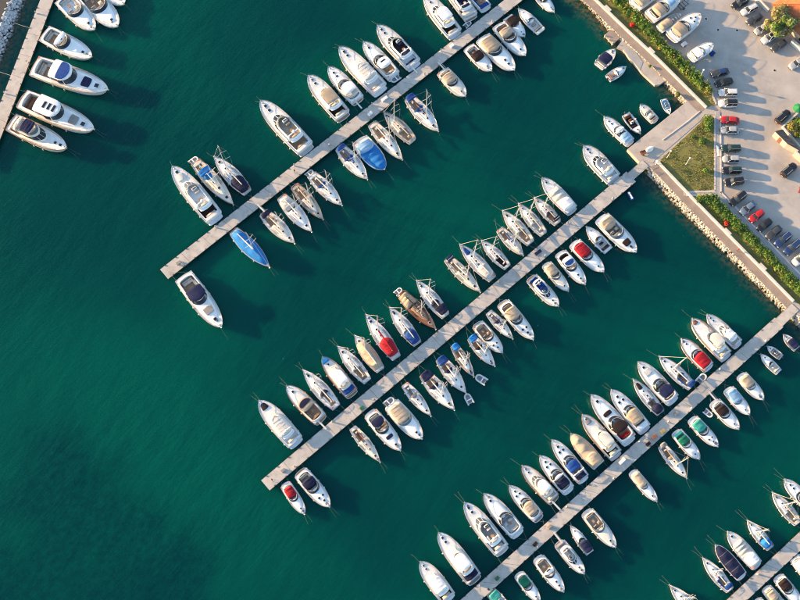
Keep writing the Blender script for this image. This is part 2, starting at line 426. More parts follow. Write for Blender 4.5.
for pts, wd in ((KU, .2), ([(p[0] + 4.6, p[1] - 4.2) for p in KL], .18), ([(p[0], p[1]) for p in KL], .16), ([(714.8, 116), (715, 190)], .2),
                ([(720.6, 116), (721, 194)], .15), ([(663, 139.5), (688, 121), (700, 111)], .13), ([(686, 192), (714.6, 191)], .22), ([(686, 195.2), (716, 194.8)], .2)):
    band('kerb', pts, wd, wd, GZ + .02, GZ + .16, M['kerb'])

def seawall(label, pts, pads):
    w = empty('parapet_wall', at(*pts[0], GZ)); base = w.location.copy()
    mb = MB(); mb.prism([(x - base.x, y - base.y) for x, y in ribbon(lines_px(pts, GZ), .22, .22)], -.2, .62)
    mb.build('wall_body', M['kerb'], w, 0)
    for px, py in pads:
        p = at(px, py, GZ) - base; d = at(px + 4, py + 4, GZ) - at(px, py, GZ)
        m2 = MB(); m2.box(p.x, p.y, .26, 1.9, .75, .8, math.atan2(d.y, d.x), .03); m2.build('seat_recess', M['kerb'], w, 0)
    tag(w, label, 'wall')
seawall('pale low parapet wall beside the upper promenade and hedge', WU, [(607.5, 9.5), (651, 51.5)])
seawall('pale low parapet wall beside the lower promenade, south of the lawn', WL, [(727, 232.5), (762, 267.5)])

# stone slopes: loose boulders too small to pick apart
def rock_mesh(mb, c, r, rg):
    n1, n2 = 6, 3; vs = [(c[0], c[1], c[2] + r * rg.uniform(.55, .8))]; fs = []
    a0 = rg.uniform(0, 6.3); ex = rg.uniform(.7, 1.35)
    for j, (k, z) in enumerate(((.75, .45), (1.0, -.05), (.7, -.6))):
        for i in range(n1):
            a = a0 + 2 * math.pi * i / n1; q = r * k * rg.uniform(.8, 1.15)
            x, y = math.cos(a) * q * ex, math.sin(a) * q / ex
            vs.append((c[0] + x * math.cos(a0) - y * math.sin(a0), c[1] + x * math.sin(a0) + y * math.cos(a0), c[2] + z * r * rg.uniform(.8, 1.2)))
    for i in range(n1): fs.append((0, 1 + i, 1 + (i + 1) % n1))
    for j in range(2):
        for i in range(n1):
            a = 1 + j * n1 + i; b_ = 1 + j * n1 + (i + 1) % n1
            fs.append((a, a + n1, b_ + n1, b_))
    mb.add(vs, fs)

def slope(label, inner, width, mat, seed, dens=9.0, skip=None, rmin=.16, rmax=.42, top=GZ):
    rg = random.Random(seed); mb = MB()
    P = [at(x, y, top) for x, y in inner]
    for a, c in zip(P[:-1], P[1:]):
        d = c - a; ln = d.length; d.normalize(); n = Vector((d.y, -d.x, 0))
        for k in range(int(ln * width * dens)):
            s = rg.uniform(0, ln); q = rg.random() ** 1.0 * width
            p = a + d * s + n * q
            z = top - .22 - (top + .35) * (q / width) ** 1.3 + rg.uniform(-.12, .12)
            rock_mesh(mb, (p.x, p.y, z), rg.uniform(rmin, rmax), rg)
    o = mb.build('rock_slope', mat, None, 0)
    return tag(o, label, 'rocks', kind='stuff')
slope('pale boulders between the upper promenade and the water', [(556, -32), (590, 0), (617, 31), (650, 60), (687, 99)], 1.35, M['stone'], 1, 26, rmin=.08, rmax=.36)
slope('pale boulders between the lower promenade and the water', [(651, 167), (680, 198), (740, 257), (789, 306), (812, 329)], 1.75, M['stone'], 2, 24, rmin=.08, rmax=.38)
slope('grey breakwater boulders in the upper left corner', [(-60, 150), (-9, 46), (0, 22), (9, 0), (40, -70)][::1], 3.9, M['stoneg'], 3, 10, rmin=.2, rmax=.5)
M['road'] = material('dark_asphalt', (.05, .052, .058), .85, .15, .5)
area('breakwater_road', [(-300, 700), (-60, 150), (-9, 46), (0, 22), (9, 0), (40, -70), (80, -160), (-300, -160)], -2, GZ - .05, M['road'])

# concrete landing below the upper promenade
jt = empty('concrete_landing', at(634, 55, 0)); jb = jt.location.copy()
def jpoly(name, pts, z0, z1, mat):
    mb = MB(); mb.prism([(p.x - jb.x, p.y - jb.y) for p in lines_px(pts, z1)], z0, z1); return mb.build(name, mat, jt, 0)
jpoly('landing_slab', [(617, 47), (624, 38), (650, 60), (672, 80.5), (664, 81.5), (659.5, 84.5), (655, 85), (642, 73), (634, 63), (629, 58), (623, 49.5)], -1.5, .82, M['slab'])
jpoly('boat_ramp', [(624, 48.5), (633, 48), (643, 62), (640, 70), (634, 62.5), (629, 57.5)], .5, .86, M['walk'])
jpoly('wooden_stage', [(604.5, 35), (610.5, 29.5), (622, 36), (613, 44)], .3, .95, M['path'])
for px, py in ((605, 35.5), (609, 39.5), (612.5, 43)):
    p = at(px, py, 1) - jb; m2 = MB(); m2.tube([(p.x, p.y, -1), (p.x, p.y, 1.35)], .11, 8); m2.build('post', M['kerb'], jt)
tag(jt, 'concrete boat landing with a small brown stage below the upper promenade', 'landing')

# ------------------------------------------------------------------ piers
PZ = 0.95
M['float'] = material('pontoon_float', (.10, .10, .10), .8, .2, 1)
def pier(label, u0, u1, l0, l1, seg, cat='pier'):
    """upper edge u0-u1, lower edge l0-l1 (picture), split in slabs seg metres long"""
    A, B_, C_, D_ = at(*u0, PZ), at(*u1, PZ), at(*l0, PZ), at(*l1, PZ)
    base = (A + C_) / 2; base.z = 0
    t = empty('pier', base); n = max(2, round((B_ - A).length / seg))
    for i in range(n):
        g = .028
        k0 = i / n + g / (B_ - A).length; k1 = (i + 1) / n - g / (B_ - A).length
        q = [A.lerp(B_, k0), A.lerp(B_, k1), C_.lerp(D_, k1), C_.lerp(D_, k0)]
        mb = MB(); mb.prism([(p.x - base.x, p.y - base.y) for p in q], PZ - .45, PZ + rng.uniform(-.012, .012)); mb.build('slab', M['conc'], t, 0)
        f = [q[0].lerp(q[3], .1).lerp(q[1], .12), q[1].lerp(q[2], .1).lerp(q[0], .12), q[2].lerp(q[1], .1).lerp(q[3], .12), q[3].lerp(q[0], .1).lerp(q[2], .12)]
        mb = MB(); mb.prism([(p.x - base.x, p.y - base.y) for p in f], -.6, PZ - .46); mb.build('pontoon', M['float'], t, 0)
        for s, e in ((q[0], q[1]), (q[3], q[2])):
            o2 = (q[3] - q[0]).normalized() * (.10 if s is q[0] else -.10)
            for kk in (.25, .75):
                p = s.lerp(e, kk) + o2 - base; d = e - s
                m2 = MB(); m2.box(p.x, p.y, PZ + .06, .38, .10, .07, math.atan2(d.y, d.x)); m2.box(p.x, p.y, PZ + .02, .12, .09, .1, math.atan2(d.y, d.x)); m2.build('cleat', M['black'], t, 0)
    mb = MB()
    for s, e in ((A, B_), (C_, D_)):
        o2 = (C_ - A).normalized() * (-.04 if s is A else .04)
        mb.prism(ribbon([s + o2 - base, e + o2 - base], .04, .04), PZ - .35, PZ - .06)
    mb.build('rubbing_strake', M['black'], t, 0)
    tag(t, label, cat, 'floating piers'); return (A, B_, C_, D_)
PIERS = {
 'L': pier('broad concrete pier slanting through the upper left corner', (-22, 160), (58, -46), (-11, 168), (71, -46), 6),
 'T': pier('top concrete pier ending left beside the big yacht', (160, 269.5), (563, -46), (168, 279), (581, -46), 6),
 'M': pier('middle concrete pier running up to the stone platform', (261, 480.5), (626.5, 171.5), (269.5, 490.5), (636, 181.5), 6),
 'P': pier('lower concrete pier running up to the promenade at right', (416, 640), (775, 317.5), (437, 640), (783.5, 327), 6),
 'C': pier('concrete pier crossing the bottom right corner', (684, 640), (862, 474), (704, 640), (870, 486), 6),
}
PIERPX = {'T': ((160, 269.5), (563, -46), (168, 279), (581, -46)), 'M': ((261, 480.5), (626.5, 171.5), (269.5, 490.5), (636, 181.5)), 'P': ((416, 640), (775, 317.5), (437, 640), (783.5, 327))}
def on_pier(k, px, s):
    """picture point on a pier deck: s runs from the upper to the lower edge"""
    u0, u1, l0, l1 = PIERPX[k]; yu = u0[1] + (px - u0[0]) * (u1[1] - u0[1]) / (u1[0] - u0[0]); yl = l0[1] + (px - l0[0]) * (l1[1] - l0[1]) / (l1[0] - l0[0])
    return px, yu + s * (yl - yu)
def gangway(label, a, b, w):
    p, q = at(*a, PZ), at(*b, GZ); t = empty('gangway', p); d = q - p
    mb = MB(); mb.prism(ribbon([Vector((0, 0, 0)), Vector((d.x, d.y, 0))], w / 2, w / 2), .03, .10)
    for v in range(len(mb.v)):
        x, y, z = mb.v[v]; mb.v[v] = (x, y, z + (d.z + .03) * (Vector((x, y)).dot(d.xy) / d.xy.length_squared))
    mb.build('deck', M['conc'], t, 0)
    n = Vector((-d.y, d.x, 0)).normalized()
    for s in (-1, 1):
        m2 = MB(); o2 = n * s * (w / 2 - .06)
        m2.tube([o2 + Vector((0, 0, 1.0)), o2 + d + Vector((0, 0, 1.0))], .035)
        for k in range(5): m2.tube([o2 + d * (k / 4), o2 + d * (k / 4) + Vector((0, 0, 1.0))], .03)
        m2.build('handrail', M['steel'], t)
    tag(t, label, 'gangway', 'gangways')
gangway('short gangway between the middle pier and the stone platform', (630, 177.2), (645.5, 163.5), 2.0)
gangway('short gangway between the lower pier and the right promenade', (778.5, 323), (795, 307), 2.2)

# ------------------------------------------------------------------ boats
HULL = {'fly': (.38, .92, 2.8, .62), 'exp': (.38, .90, 2.7, .64), 'cov': (.38, .87, 2.6, .66), 'sail': (.42, .62, 1.95, .90), 'open': (.36, .82, 2.4, .75)}

class Boat:
    def __init__(s, name, kind, loc, rz, L, B, o):
        s.root = empty(name, loc, rz); s.kind = kind; s.L = L; s.B = B; s.o = o
        s.tm, s.ws, s.p, s.q = HULL[kind]
        s.fb = {'fly': .085 * L + .25, 'exp': .07 * L + .3, 'cov': .07 * L + .3, 'sail': .05 * L + .45, 'open': .06 * L + .25}[kind]
        s.hm = M[o.get('hull', 'W')]
        s.rg = random.Random(int(L * 1000) + int(loc[0] * 37))
    def X(s, t): return (t - .5) * s.L
    def wt(s, t):
        t = max(0.0, min(1.0, t))
        if t < s.tm: k = s.ws + (1 - s.ws) * math.sin(math.pi / 2 * t / s.tm)
        else: k = (1 - ((t - s.tm) / (1 - s.tm)) ** s.p) ** s.q
        return max(.03, k * s.B / 2)
    def w(s, x): return s.wt(x / s.L + .5)
    def zt(s, t): return s.fb * (1 + .30 * t * t)
    def z(s, x): return s.zt(x / s.L + .5)
    def part(s, name, mb, mat, parent=None, sm=40):
        return mb.build(name, M[mat] if isinstance(mat, str) else mat, parent or s.root, sm)
    def hull(s):
        N = 16; vs = []; fs = []; m = 9
        for i in range(N + 1):
            t = 1 - (1 - i / N) ** 1.6; w = s.wt(t); zs = s.zt(t); x = s.X(t)
            prof = [(1.0, zs), (.97, zs * .55), (.90, .12), (.70, -.18), (0, -.42)]
            rk = .07 * s.L * t ** 6
            ring = [(x - rk * (1 - max(z, 0) / zs), -w * k, z) for k, z in prof] + [(x - rk * (1 - max(z, 0) / zs), w * k, z) for k, z in prof[-2::-1]]
            vs += ring
        for i in range(N):
            for k in range(m - 1): fs.append((i * m + k, i * m + k + 1, (i + 1) * m + k + 1, (i + 1) * m + k))
        fs.append(tuple(range(m))); fs.append(tuple(N * m + k for k in range(m)))
        mb = MB(); mb.add(vs, fs); h = s.part('hull', mb, s.hm)
        # boot stripe just above the water
        b = MB(); 
        ol = outline(s.X(0) - .01, s.X(.93), lambda x: s.w(x) * .925 + .012, 0, 0, 14)
        oi = outline(s.X(0) + .05, s.X(.92), lambda x: s.w(x) * .85, 0, 0, 14)
        n = len(ol); b.add([(x, y, .05) for x, y in ol] + [(x, y, .16) for x, y in ol], [(k, (k + 1) % n, n + (k + 1) % n, n + k) for k in range(n)])
        s.part('boot_stripe', b, s.o.get('stripe', 'N'), h)
        return h
    def deck(s, c0=None, c1=None, cw=.74, depth=.5, mat='deck', camber=.06):
        ts = [1 - (1 - i / 20) ** 1.6 for i in range(21)]
        if c0 is not None: ts = sorted(set([t for t in ts if abs(t - c0) > .012 and abs(t - c1) > .012] + [c0 - .001, c0 + .001, c1 - .001, c1 + .001]))
        vs = []; fs = []
        for t in ts:
            t = min(max(t, 0.002), .997)
            w = s.wt(t) - .03; zd = s.zt(t) - .03; x = s.X(t)
            w = max(w, .015)
            inn = c0 is not None and c0 < t < c1
            wc = w * cw; zf = s.zt((c0 + c1) / 2) - depth if inn else None
            if inn: ring = [(-w, zd), (-wc, zd), (-wc + .02, zf), (0, zf), (wc - .02, zf), (wc, zd), (w, zd)]
            else: ring = [(-w, zd), (-wc, zd + camber * .5), (-wc + .02, zd + camber * .5), (0, zd + camber), (wc - .02, zd + camber * .5), (wc, zd + camber * .5), (w, zd)]
            vs += [(x, y, z) for y, z in ring]
        for i in range(len(ts) - 1):
            for k in range(6): fs.append((i * 7 + k, i * 7 + k + 1, (i + 1) * 7 + k + 1, (i + 1) * 7 + k))
        mb = MB(); mb.add(vs, fs); d = s.part('deck', mb, mat, None, 30)
        if c0 is not None:
            zf = s.zt((c0 + c1) / 2) - depth; s.zf = zf
            mb = MB(); a = s.X(c0) + .06; e = s.X(c1) - .06
            pts = [(a + (e - a) * k / 5, -(s.w(a + (e - a) * k / 5) - .03) * cw + .09) for k in range(6)]
            mb.prism(pts + [(x, -y) for x, y in pts[::-1]], zf - .02, zf + .025)
            s.part('cockpit_sole', mb, s.o.get('sole', 'D'))
        return d
    def rubrail(s, mat='L', wd=.07, up=.07):
        mb = MB(); mb.ringwall(s.X(0) - .02, s.X(1) + .03, lambda x: s.w(x) + .025, 0, 0, wd + .03, s.fb - .06, s.fb + up, 0, 18)
        for i, v in enumerate(mb.v):                     # follow the sheer
            mb.v[i] = (v[0], v[1], v[2] + s.z(v[0]) - s.fb)
        s.part('rub_rail', mb, mat)
    def pulpit(s, t0=.55, h=.62):
        mb = MB(); k = 8; pts = [(s.X(t0 + (1 - t0) * i / k), s.wt(t0 + (1 - t0) * i / k) * .93) for i in range(k)]
        P = [(x, -y, s.z(x) + h) for x, y in pts] + [(s.X(1.0) + .12, 0, s.zt(1) + h)] + [(x, y, s.z(x) + h) for x, y in pts[::-1]]
        P = [(P[0][0] - .2, P[0][1], P[0][2] - h)] + P + [(P[-1][0] - .2, P[-1][1], P[-1][2] - h)]
        mb.tube(P, .026, 5)
        for x, y in pts[::2]:
            for sg in (-1, 1): mb.tube([(x, sg * y, s.z(x)), (x, sg * y, s.z(x) + h)], .02, 4)
        s.part('bow_rail', mb, 'steel')
    def hatches(s, spots, z, size=.5):
        for t, y in spots:
            mb = MB(); x = s.X(t); mb.box(x, y, z(x, y) + .015, size, size, .09, 0, .03); h = s.part('hatch', mb, 'alu', None, 0)
            mb = MB(); mb.box(x, y, z(x, y) + .055, size - .1, size - .1, .05, 0, .01); s.part('pane', mb, 'glass', h, 0)
    def fenders(s, n=3):
        rg = s.rg
        for sg in (-1, 1):
            for k in range(n):
                if rg.random() < .15: continue
                x = s.X(.14 + .5 * (k + rg.uniform(-.2, .2)) / max(1, n - 1)); y = sg * (s.w(x) * .97 + .13)
                mb = MB(); r = .12 if s.L > 9 else .09; zc = .45
                mb.lathe([(.02, .42), (r * .7, .36), (r, .24), (r, -.2), (r * .7, -.3), (.02, -.36)], 8, (x, y, zc))
                f = s.part('fender', mb, 'fendn' if s.o.get('fn') or rg.random() < .2 else 'fend')
                mb = MB(); mb.tube([(x, y, zc + .4), (x, sg * s.w(x) * .97, s.z(x) + .05)], .02, 4); s.part('fender_line', mb, 'rope', f)
    def moor(s, bow=True, stern=True):
        rg = s.rg
        if bow:
            for sg in (-1, 1):
                if rg.random() < .25: continue
                mb = MB(); x = s.X(.985); ln = rg.uniform(2.2, 3.6)
                P = [Vector((x, sg * .18, s.zt(1) + .05)), Vector((x + ln * .55, sg * (.25 + rg.uniform(0, .2)), s.zt(1) * .36)), Vector((x + ln, sg * (.3 + rg.uniform(0, .4)), -.15))]
                mb.tube(P, .009, 4); s.part('mooring_line', mb, 'rope')
        if stern:
            w = s.wt(0) * .8; d = s.o.get('gap', 2.6)
            for sg in (-1, 1):
                mb = MB(); y2 = sg * w * rg.uniform(.3, 1.5) * (1 if rg.random() < .6 else -1)
                mb.tube([(s.X(0) + .15, sg * w, s.fb + .05), (s.X(0) - d * .55, (sg * w + y2) / 2, (s.fb + .9) / 2 - .12), (s.X(0) - d, y2, .98)], .013, 4)
                s.part('mooring_line', mb, 'rope')
    def moor_by_bow(s):
        for sg in (-1, 1):
            mb = MB(); mb.tube([(s.X(.97), sg * .12, s.zt(1) + .05), (s.X(1) + .6, sg * .4, s.zt(1) * .5 + .35), (s.X(1) + 1.3, sg * .7, .97)], .013, 4); s.part('mooring_line', mb, 'rope')
    def platform(s, mat, ln=.065):
        mb = MB(); w = s.wt(0) * .86; a = s.X(0) - ln * s.L
        mb.house(a, s.X(0) + .12, lambda x: w, 0, .35, [(.18, .06, .05, 0), (.24, 0, 0, 0), (.36, 0, 0, 0), (.40, .05, .05, 0)], 0, True, 8)
        p = s.part('swim_platform', mb, s.hm)
        mb = MB(); mb.house(a + .12, s.X(0) - .06, lambda x: w - .14, 0, .25, [(.38, 0, 0, 0), (.425, 0, 0, 0)], 0, True, 8)
        s.part('platform_deck', mb, mat, p)
        mb = MB()
        for k in range(2): mb.tube([(a - .02, -w * .5 + k * .35, .35), (a - .03, -w * .5 + k * .35, -.3)], .025, 5)
        s.part('boarding_ladder', mb, 'steel', p)
    def gangplank(s, side=.35):
        d = s.o.get('gap', 2.6); mb = MB(); y = s.wt(0) * side
        mb.box(s.X(0) - d / 2 + .3, y, 1.08, d + .4, .36, .06); g = s.part('passerelle', mb, 'alu', None, 0)
        mb = MB(); mb.tube([(s.X(0) + .2, y + .17, 1.1), (s.X(0) + .2, y + .17, 1.9), (s.X(0) - d, y + .17, 1.9), (s.X(0) - d, y + .17, 1.1)], .02, 4); s.part('handrail', mb, 'steel', g)
    def seat(s, x, y, z, sx, sy, mat='seat', name='seat', back=None):
        mb = MB(); mb.box(x, y, z + .2, sx, sy, .4, 0, .06); a = s.part(name, mb, mat, None, 50)
        if back is not None:
            mb = MB(); mb.box(x + back * (sx / 2 - .05), y, z + .5, .14, sy, .55, 0, .04); s.part('seat_back', mb, mat, a, 50)
        return a
    def canvas(s, name, mat, xa, xb, fw, z0, z1, nose, tail=.3, crown=.2, poles=None, slope=.35, sloped_aft=None):
        sa = sloped_aft if sloped_aft is not None else slope
        mb = MB(); h = z1 - z0
        mb.house(xa, xb, fw, nose, tail, [(z0, 0, 0, 0), (z0 + h * .5, .03, sa * .25, slope * .35), (z0 + h * .85, .12, sa * .6, slope * .75), (z1, .3, sa * 1.0, slope * 1.15)], crown, True, 14)
        # slack cloth between the hoops
        for i, (x, y, z) in enumerate(mb.v):
            if z > z0 + .02: mb.v[i] = (x, y, z + .035 * math.sin((x - xa) * 5.2 + y))
        c = s.part(name, mb, mat, None, 50)
        mb = MB(); nb = max(2, int((xb - xa) / .9))
        for k in range(nb + 1):
            x = xa + sa * 1.05 + .1 + (xb - xa - (sa + slope) * 1.1 - .2) * k / nb; y = max(.1, fw(x) - .34)
            mb.tube([(x, -y, z1 + .03), (x, 0, z1 + crown + .035), (x, y, z1 + .03)], .02, 4)
        s.part('hoop_seam', mb, mat, c)
        if poles:
            mb = MB()
            for x in (xa + .25, xb - .3):
                for sg in (-1, 1): y = max(.1, fw(x) - .1); mb.tube([(x, sg * y, poles), (x, sg * y, z0 + .1)], .022, 4)
            s.part('canopy_frame', mb, 'steel', c)
        return c
    def gear(s):
        rg = s.rg; L = s.L
        mb = MB(); x = s.X(1.0); mb.tube([(x - .5, 0, s.zt(1) + .06), (x + .12, 0, s.zt(1) + .02)], .05, 5); mb.tube([(x + .12, -.2, s.zt(1) - .12), (x + .16, 0, s.zt(1)), (x + .12, .2, s.zt(1) - .12)], .035, 5); s.part('anchor', mb, 'steel')
        for t in (.05, .52, .93):
            for sg in (-1, 1):
                if t == .93 and L < 7: continue
                mb = MB(); y = sg * max(.05, s.wt(t) - .14); mb.box(s.X(t), y, s.zt(t) + .06, .26, .06, .06); mb.box(s.X(t), y, s.zt(t) + .02, .08, .05, .1); s.part('cleat', mb, 'steel', None, 0)
        k = rg.random()
        if k < .55:
            mb = MB(); x = s.X(rg.uniform(.86, .92)); y = rg.uniform(-.2, .2) * s.wt(.88); z = s.z(x) + .07
            for j in range(3): mb.tube([(x + (.24 - .06 * j) * math.cos(a), y + (.24 - .06 * j) * math.sin(a), z + .02 * j) for a in [2 * math.pi * q / 10 for q in range(11)]], .025, 4)
            s.part('coiled_rope', mb, rg.choice(('T', 'B', 'Y', 'rope')))
        if rg.random() < .4 and L > 8:
            mb = MB(); x, y, z = s.X(.03), rg.choice((-1, 1)) * s.wt(.03) * .72, s.fb + .45
            mb.tube([(x, y + .27 * math.cos(a), z + .27 * math.sin(a)) for a in [2 * math.pi * q / 12 for q in range(13)]], .06, 6); s.part('lifebuoy', mb, rg.choice(('ring', 'ring', 'W')))
        if s.kind in ('fly', 'exp'):
            for sg in (-1, 1):
                vs = []; n = 8; t0, t1 = (.30, .86)
                for q in range(n + 1):
                    t = t0 + (t1 - t0) * q / n; w = s.wt(t); zz = s.zt(t) + .015
                    vs += [(s.X(t), sg * (w - .10), zz), (s.X(t), sg * max(w * .80, w - .42) if s.kind == 'fly' else sg * max(w * .83, w - .34), zz + .012)]
                mb = MB(); mb.add(vs, [(2 * q, 2 * q + 1, 2 * q + 3, 2 * q + 2) for q in range(n)]); s.part('side_deck_panel', mb, s.o.get('sdp', 'O' if s.o.get('rail') in ('D', 'V') else 'pan'))
        if s.kind == 'sail':
            for sg in (-1, 1):
                mb = MB(); t = .37; mb.tube([(s.X(.585), sg * .12, s.zt(.5) + .5 * L / 11), (s.X(.45), sg * .22, s.zt(.5) + .5 * L / 11), (s.X(.375), sg * .3, s.zt(.5) + .5 * L / 11)], .018, 4); s.part('halyard', mb, rg.choice(('B', 'R', 'Y')))
                mb = MB(); mb.tube([(s.X(.40), sg * s.wt(.4) * .80, s.zt(.4) + .05), (s.X(.58), sg * s.wt(.58) * .80, s.zt(.58) + .05)], .03, 4); s.part('sheet_track', mb, 'black')
    def tender_aft(s):
        make_dinghy(None, s, (s.X(0) - .75, 0, .42), math.pi / 2, s.B * .62)

def hz(b, k=.05): return lambda x, y: b.z(x) + k

def build_fly(b):
    o, L, X = b.o, b.L, b.X; s = L / 13
    b.hull(); b.o.setdefault('sole', o.get('aft', 'D')); b.deck(.05, .25, .78, .55 * s + .1)
    b.rubrail(o.get('rail', 'L')); b.platform(o.get('plat', 'D')); b.pulpit(.45)
    z = b.zt(.45) - .05
    xa, xb = X(.22), X(o.get('front', .70)); fw = lambda x: b.w(x) * .74; no = .20 * L
    mb = MB(); mb.house(xa, xb, fw, no, .2, [(z - .35, 0, 0, 0), (z + .42 * s, .04, 0, .02 * L), (z + .46 * s, .10, .02, .028 * L)], 0, False, 14)
    c = b.part('cabin', mb, b.hm)
    z1, z2 = z + .46 * s, z + 1.0 * s
    mb = MB(); mb.house(xa, xb - .024 * L, lambda x: fw(x) - .07, no, .2, [(z1 - .03, 0, .02, 0), (z2, .16, .05, .105 * L)], 0, True, 14)
    g = b.part('cabin_windows', mb, o.get('glass', 'glass'), c)
    mb = MB()
    for y in (-.33, 0, .33):                                  # windscreen pillars
        w0 = fw(xb - .1 * L); mb.tube([(xb - .03 * L - abs(y) * .10 * L, y * w0 * 1.7, z1), (xb - .128 * L - abs(y) * .12 * L, y * w0 * 1.3, z2 + .01)], .04, 5)
    b.part('pillar', mb, b.hm, g)
    r0, r1 = X(.12), xb - .118 * L
    fr = lambda x: b.w(min(x, X(.6))) * .70
    mb = MB(); mb.house(r0, r1, fr, no * .8, .35, [(z2 - .05, .10, .05, .05), (z2 + .02, 0, 0, 0), (z2 + .10, 0, 0, 0), (z2 + .14, .06, .06, .06)], .03, True, 14)
    b.part('flybridge_deck', mb, b.hm, c)
    zf = z2 + .15
    f0, f1 = X(.16), r1 - .012 * L; ff = lambda x: fr(x) - .10
    mode = o.get('fb', 'open'); mk, _, mc = mode.partition(':')
    mb = MB(); mb.ringwall(f0, f1, ff, no * .75, .4, .13, zf - .06, zf + .50 * s, .05, 14); fc = b.part('flybridge_coaming', mb, b.hm)
    mb = MB(); mb.house(f0 + .16, f1 - .16, lambda x: ff(x) - .16, no * .7, .3, [(zf, 0, 0, 0), (zf + .03, 0, 0, 0)], 0, True, 12); b.part('flybridge_sole', mb, o.get('fsole', 'deck'))
    # dark wind deflector in front of the helm
    mb = MB(); mb.arcwall(f0, f1, lambda x: ff(x) - .02, no * .75, f1 - .13 * L, zf + .48 * s, zf + .8 * s, .10, .035 * L, .04); b.part('wind_deflector', mb, o.get('defl', 'smoke'))
    if mk in ('open', 'bim', 'hard'):
        wi = ff((f0 + f1) / 2) - .2; sm = o.get('inn', 'seat')
        b.seat(f0 + .55, 0, zf, .6, wi * 1.5, sm, 'bench', -1)
        b.seat(f0 + 1.35, wi - .28, zf, 1.5 * s, .5, sm, 'bench'); 
        b.seat(f1 - .16 * L, -wi * .35, zf + .1, .5, .95 * s, sm, 'helm_seat', -1)
        mb = MB(); mb.box(f1 - .10 * L, -wi * .35, zf + .4 * s, .5, 1.0 * s, .8 * s, 0, .1); h = b.part('helm_console', mb, b.hm)
        mb = MB(); mb.box(f1 - .105 * L, -wi * .35, zf + .81 * s, .3, .8 * s, .04); b.part('dashboard', mb, 'black', h, 0)
        mb = MB(); mb.lathe([(.05, .6), (.42 * s, .6), (.42 * s, .66), (.05, .66)], 10, (f0 + 1.5 * s, -.1, zf)); mb.tube([(f0 + 1.5 * s, -.1, zf), (f0 + 1.5 * s, -.1, zf + .6)], .05); b.part('table', mb, 'D')
    if mk == 'cov': b.canvas('flybridge_cover', mc, f0 + .25, f1 - .05, lambda x: ff(x) + .03, zf + .42 * s, zf + .75 * s, no * .7, .4, .12, None, .25)
    if mk == 'bim': b.canvas('bimini_top', mc, f0 + .12 * L, f1 - .07 * L, lambda x: ff(x) - .05, zf + 1.55, zf + 1.75, .25, .25, .12, zf + .3, .2)
    if mk == 'hard':
        mb = MB(); mb.house(f0 + .05 * L, f1 - .06 * L, lambda x: ff(x) + .02, no * .5, .4, [(zf + 1.55, .1, .1, .1), (zf + 1.62, 0, 0, 0), (zf + 1.70, .03, .05, .05), (zf + 1.74, .2, .25, .25)], .06, True, 12)
        ht = b.part('hardtop', mb, mc or b.hm)
        for x in (f0 + .09 * L, f1 - .11 * L):
            for sg in (-1, 1): mb = MB(); y = sg * (ff(x) - .15); mb.tube([(x, y, zf), (x, y, zf + 1.6)], .05, 5); b.part('hardtop_post', mb, 'steel', ht)
    # radar arch with dome
    xr = X(.20); wr = fr(xr) - .02; mb = MB()
    mb.tube([(xr - .1, -wr, z2), (xr + .25, -wr * .96, z2 + .95 * s), (xr + .35, -wr * .8, z2 + 1.2 * s), (xr + .35, wr * .8, z2 + 1.2 * s), (xr + .25, wr * .96, z2 + .95 * s), (xr - .1, wr, z2)], .11 * s + .02, 6)
    a = b.part('radar_arch', mb, b.hm)
    mb = MB(); mb.lathe([(.05, 0), (.30 * s, .02), (.32 * s, .14), (.22 * s, .24), (.03, .27)], 12, (xr + .35, 0, z2 + 1.28 * s)); b.part('radar_dome', mb, 'X', a)
    mb = MB(); mb.tube([(xr + .3, wr * .6, z2 + 1.2 * s), (xr - .5, wr * .62, z2 + 3.0)], .02, 4, .008); b.part('antenna', mb, 'alu', a)
    # aft cockpit
    b.seat(X(.075), 0, b.zf, .55, b.wt(.07) * 1.1, o.get('inn', 'seat'), 'bench', -1)
    if o.get('afc'): b.canvas('cockpit_canopy', o['afc'], X(.02), X(.15), lambda x: b.w(x) * .8, z + .3 * s, z + .95 * s, .15, .25, .1, None, .2)
    fd = lambda x, y: b.z(x) + .03
    if o.get('pad'):
        p0, p1 = o.get('padx', (.735, .855))
        mb = MB(); mb.house(X(p0), X(p1), lambda x: b.w(x) * .5, .25, .2, [(b.zt(.8) - .2, 0, 0, 0), (b.zt(.8) + .10, 0, 0, 0), (b.zt(.8) + .15, .06, .06, .06)], .02, True, 10); b.part('sun_pad', mb, o['pad'])
    b.hatches([(.89, 0)] + ([(.80, .0)] if not o.get('pad') else []), fd, .62 * s)
    mb = MB(); mb.lathe([(.16, 0), (.16, .18), (.08, .24)], 8, (X(.955), 0, b.zt(.95))); b.part('windlass', mb, 'steel')
    if o.get('tender'): b.tender_aft()

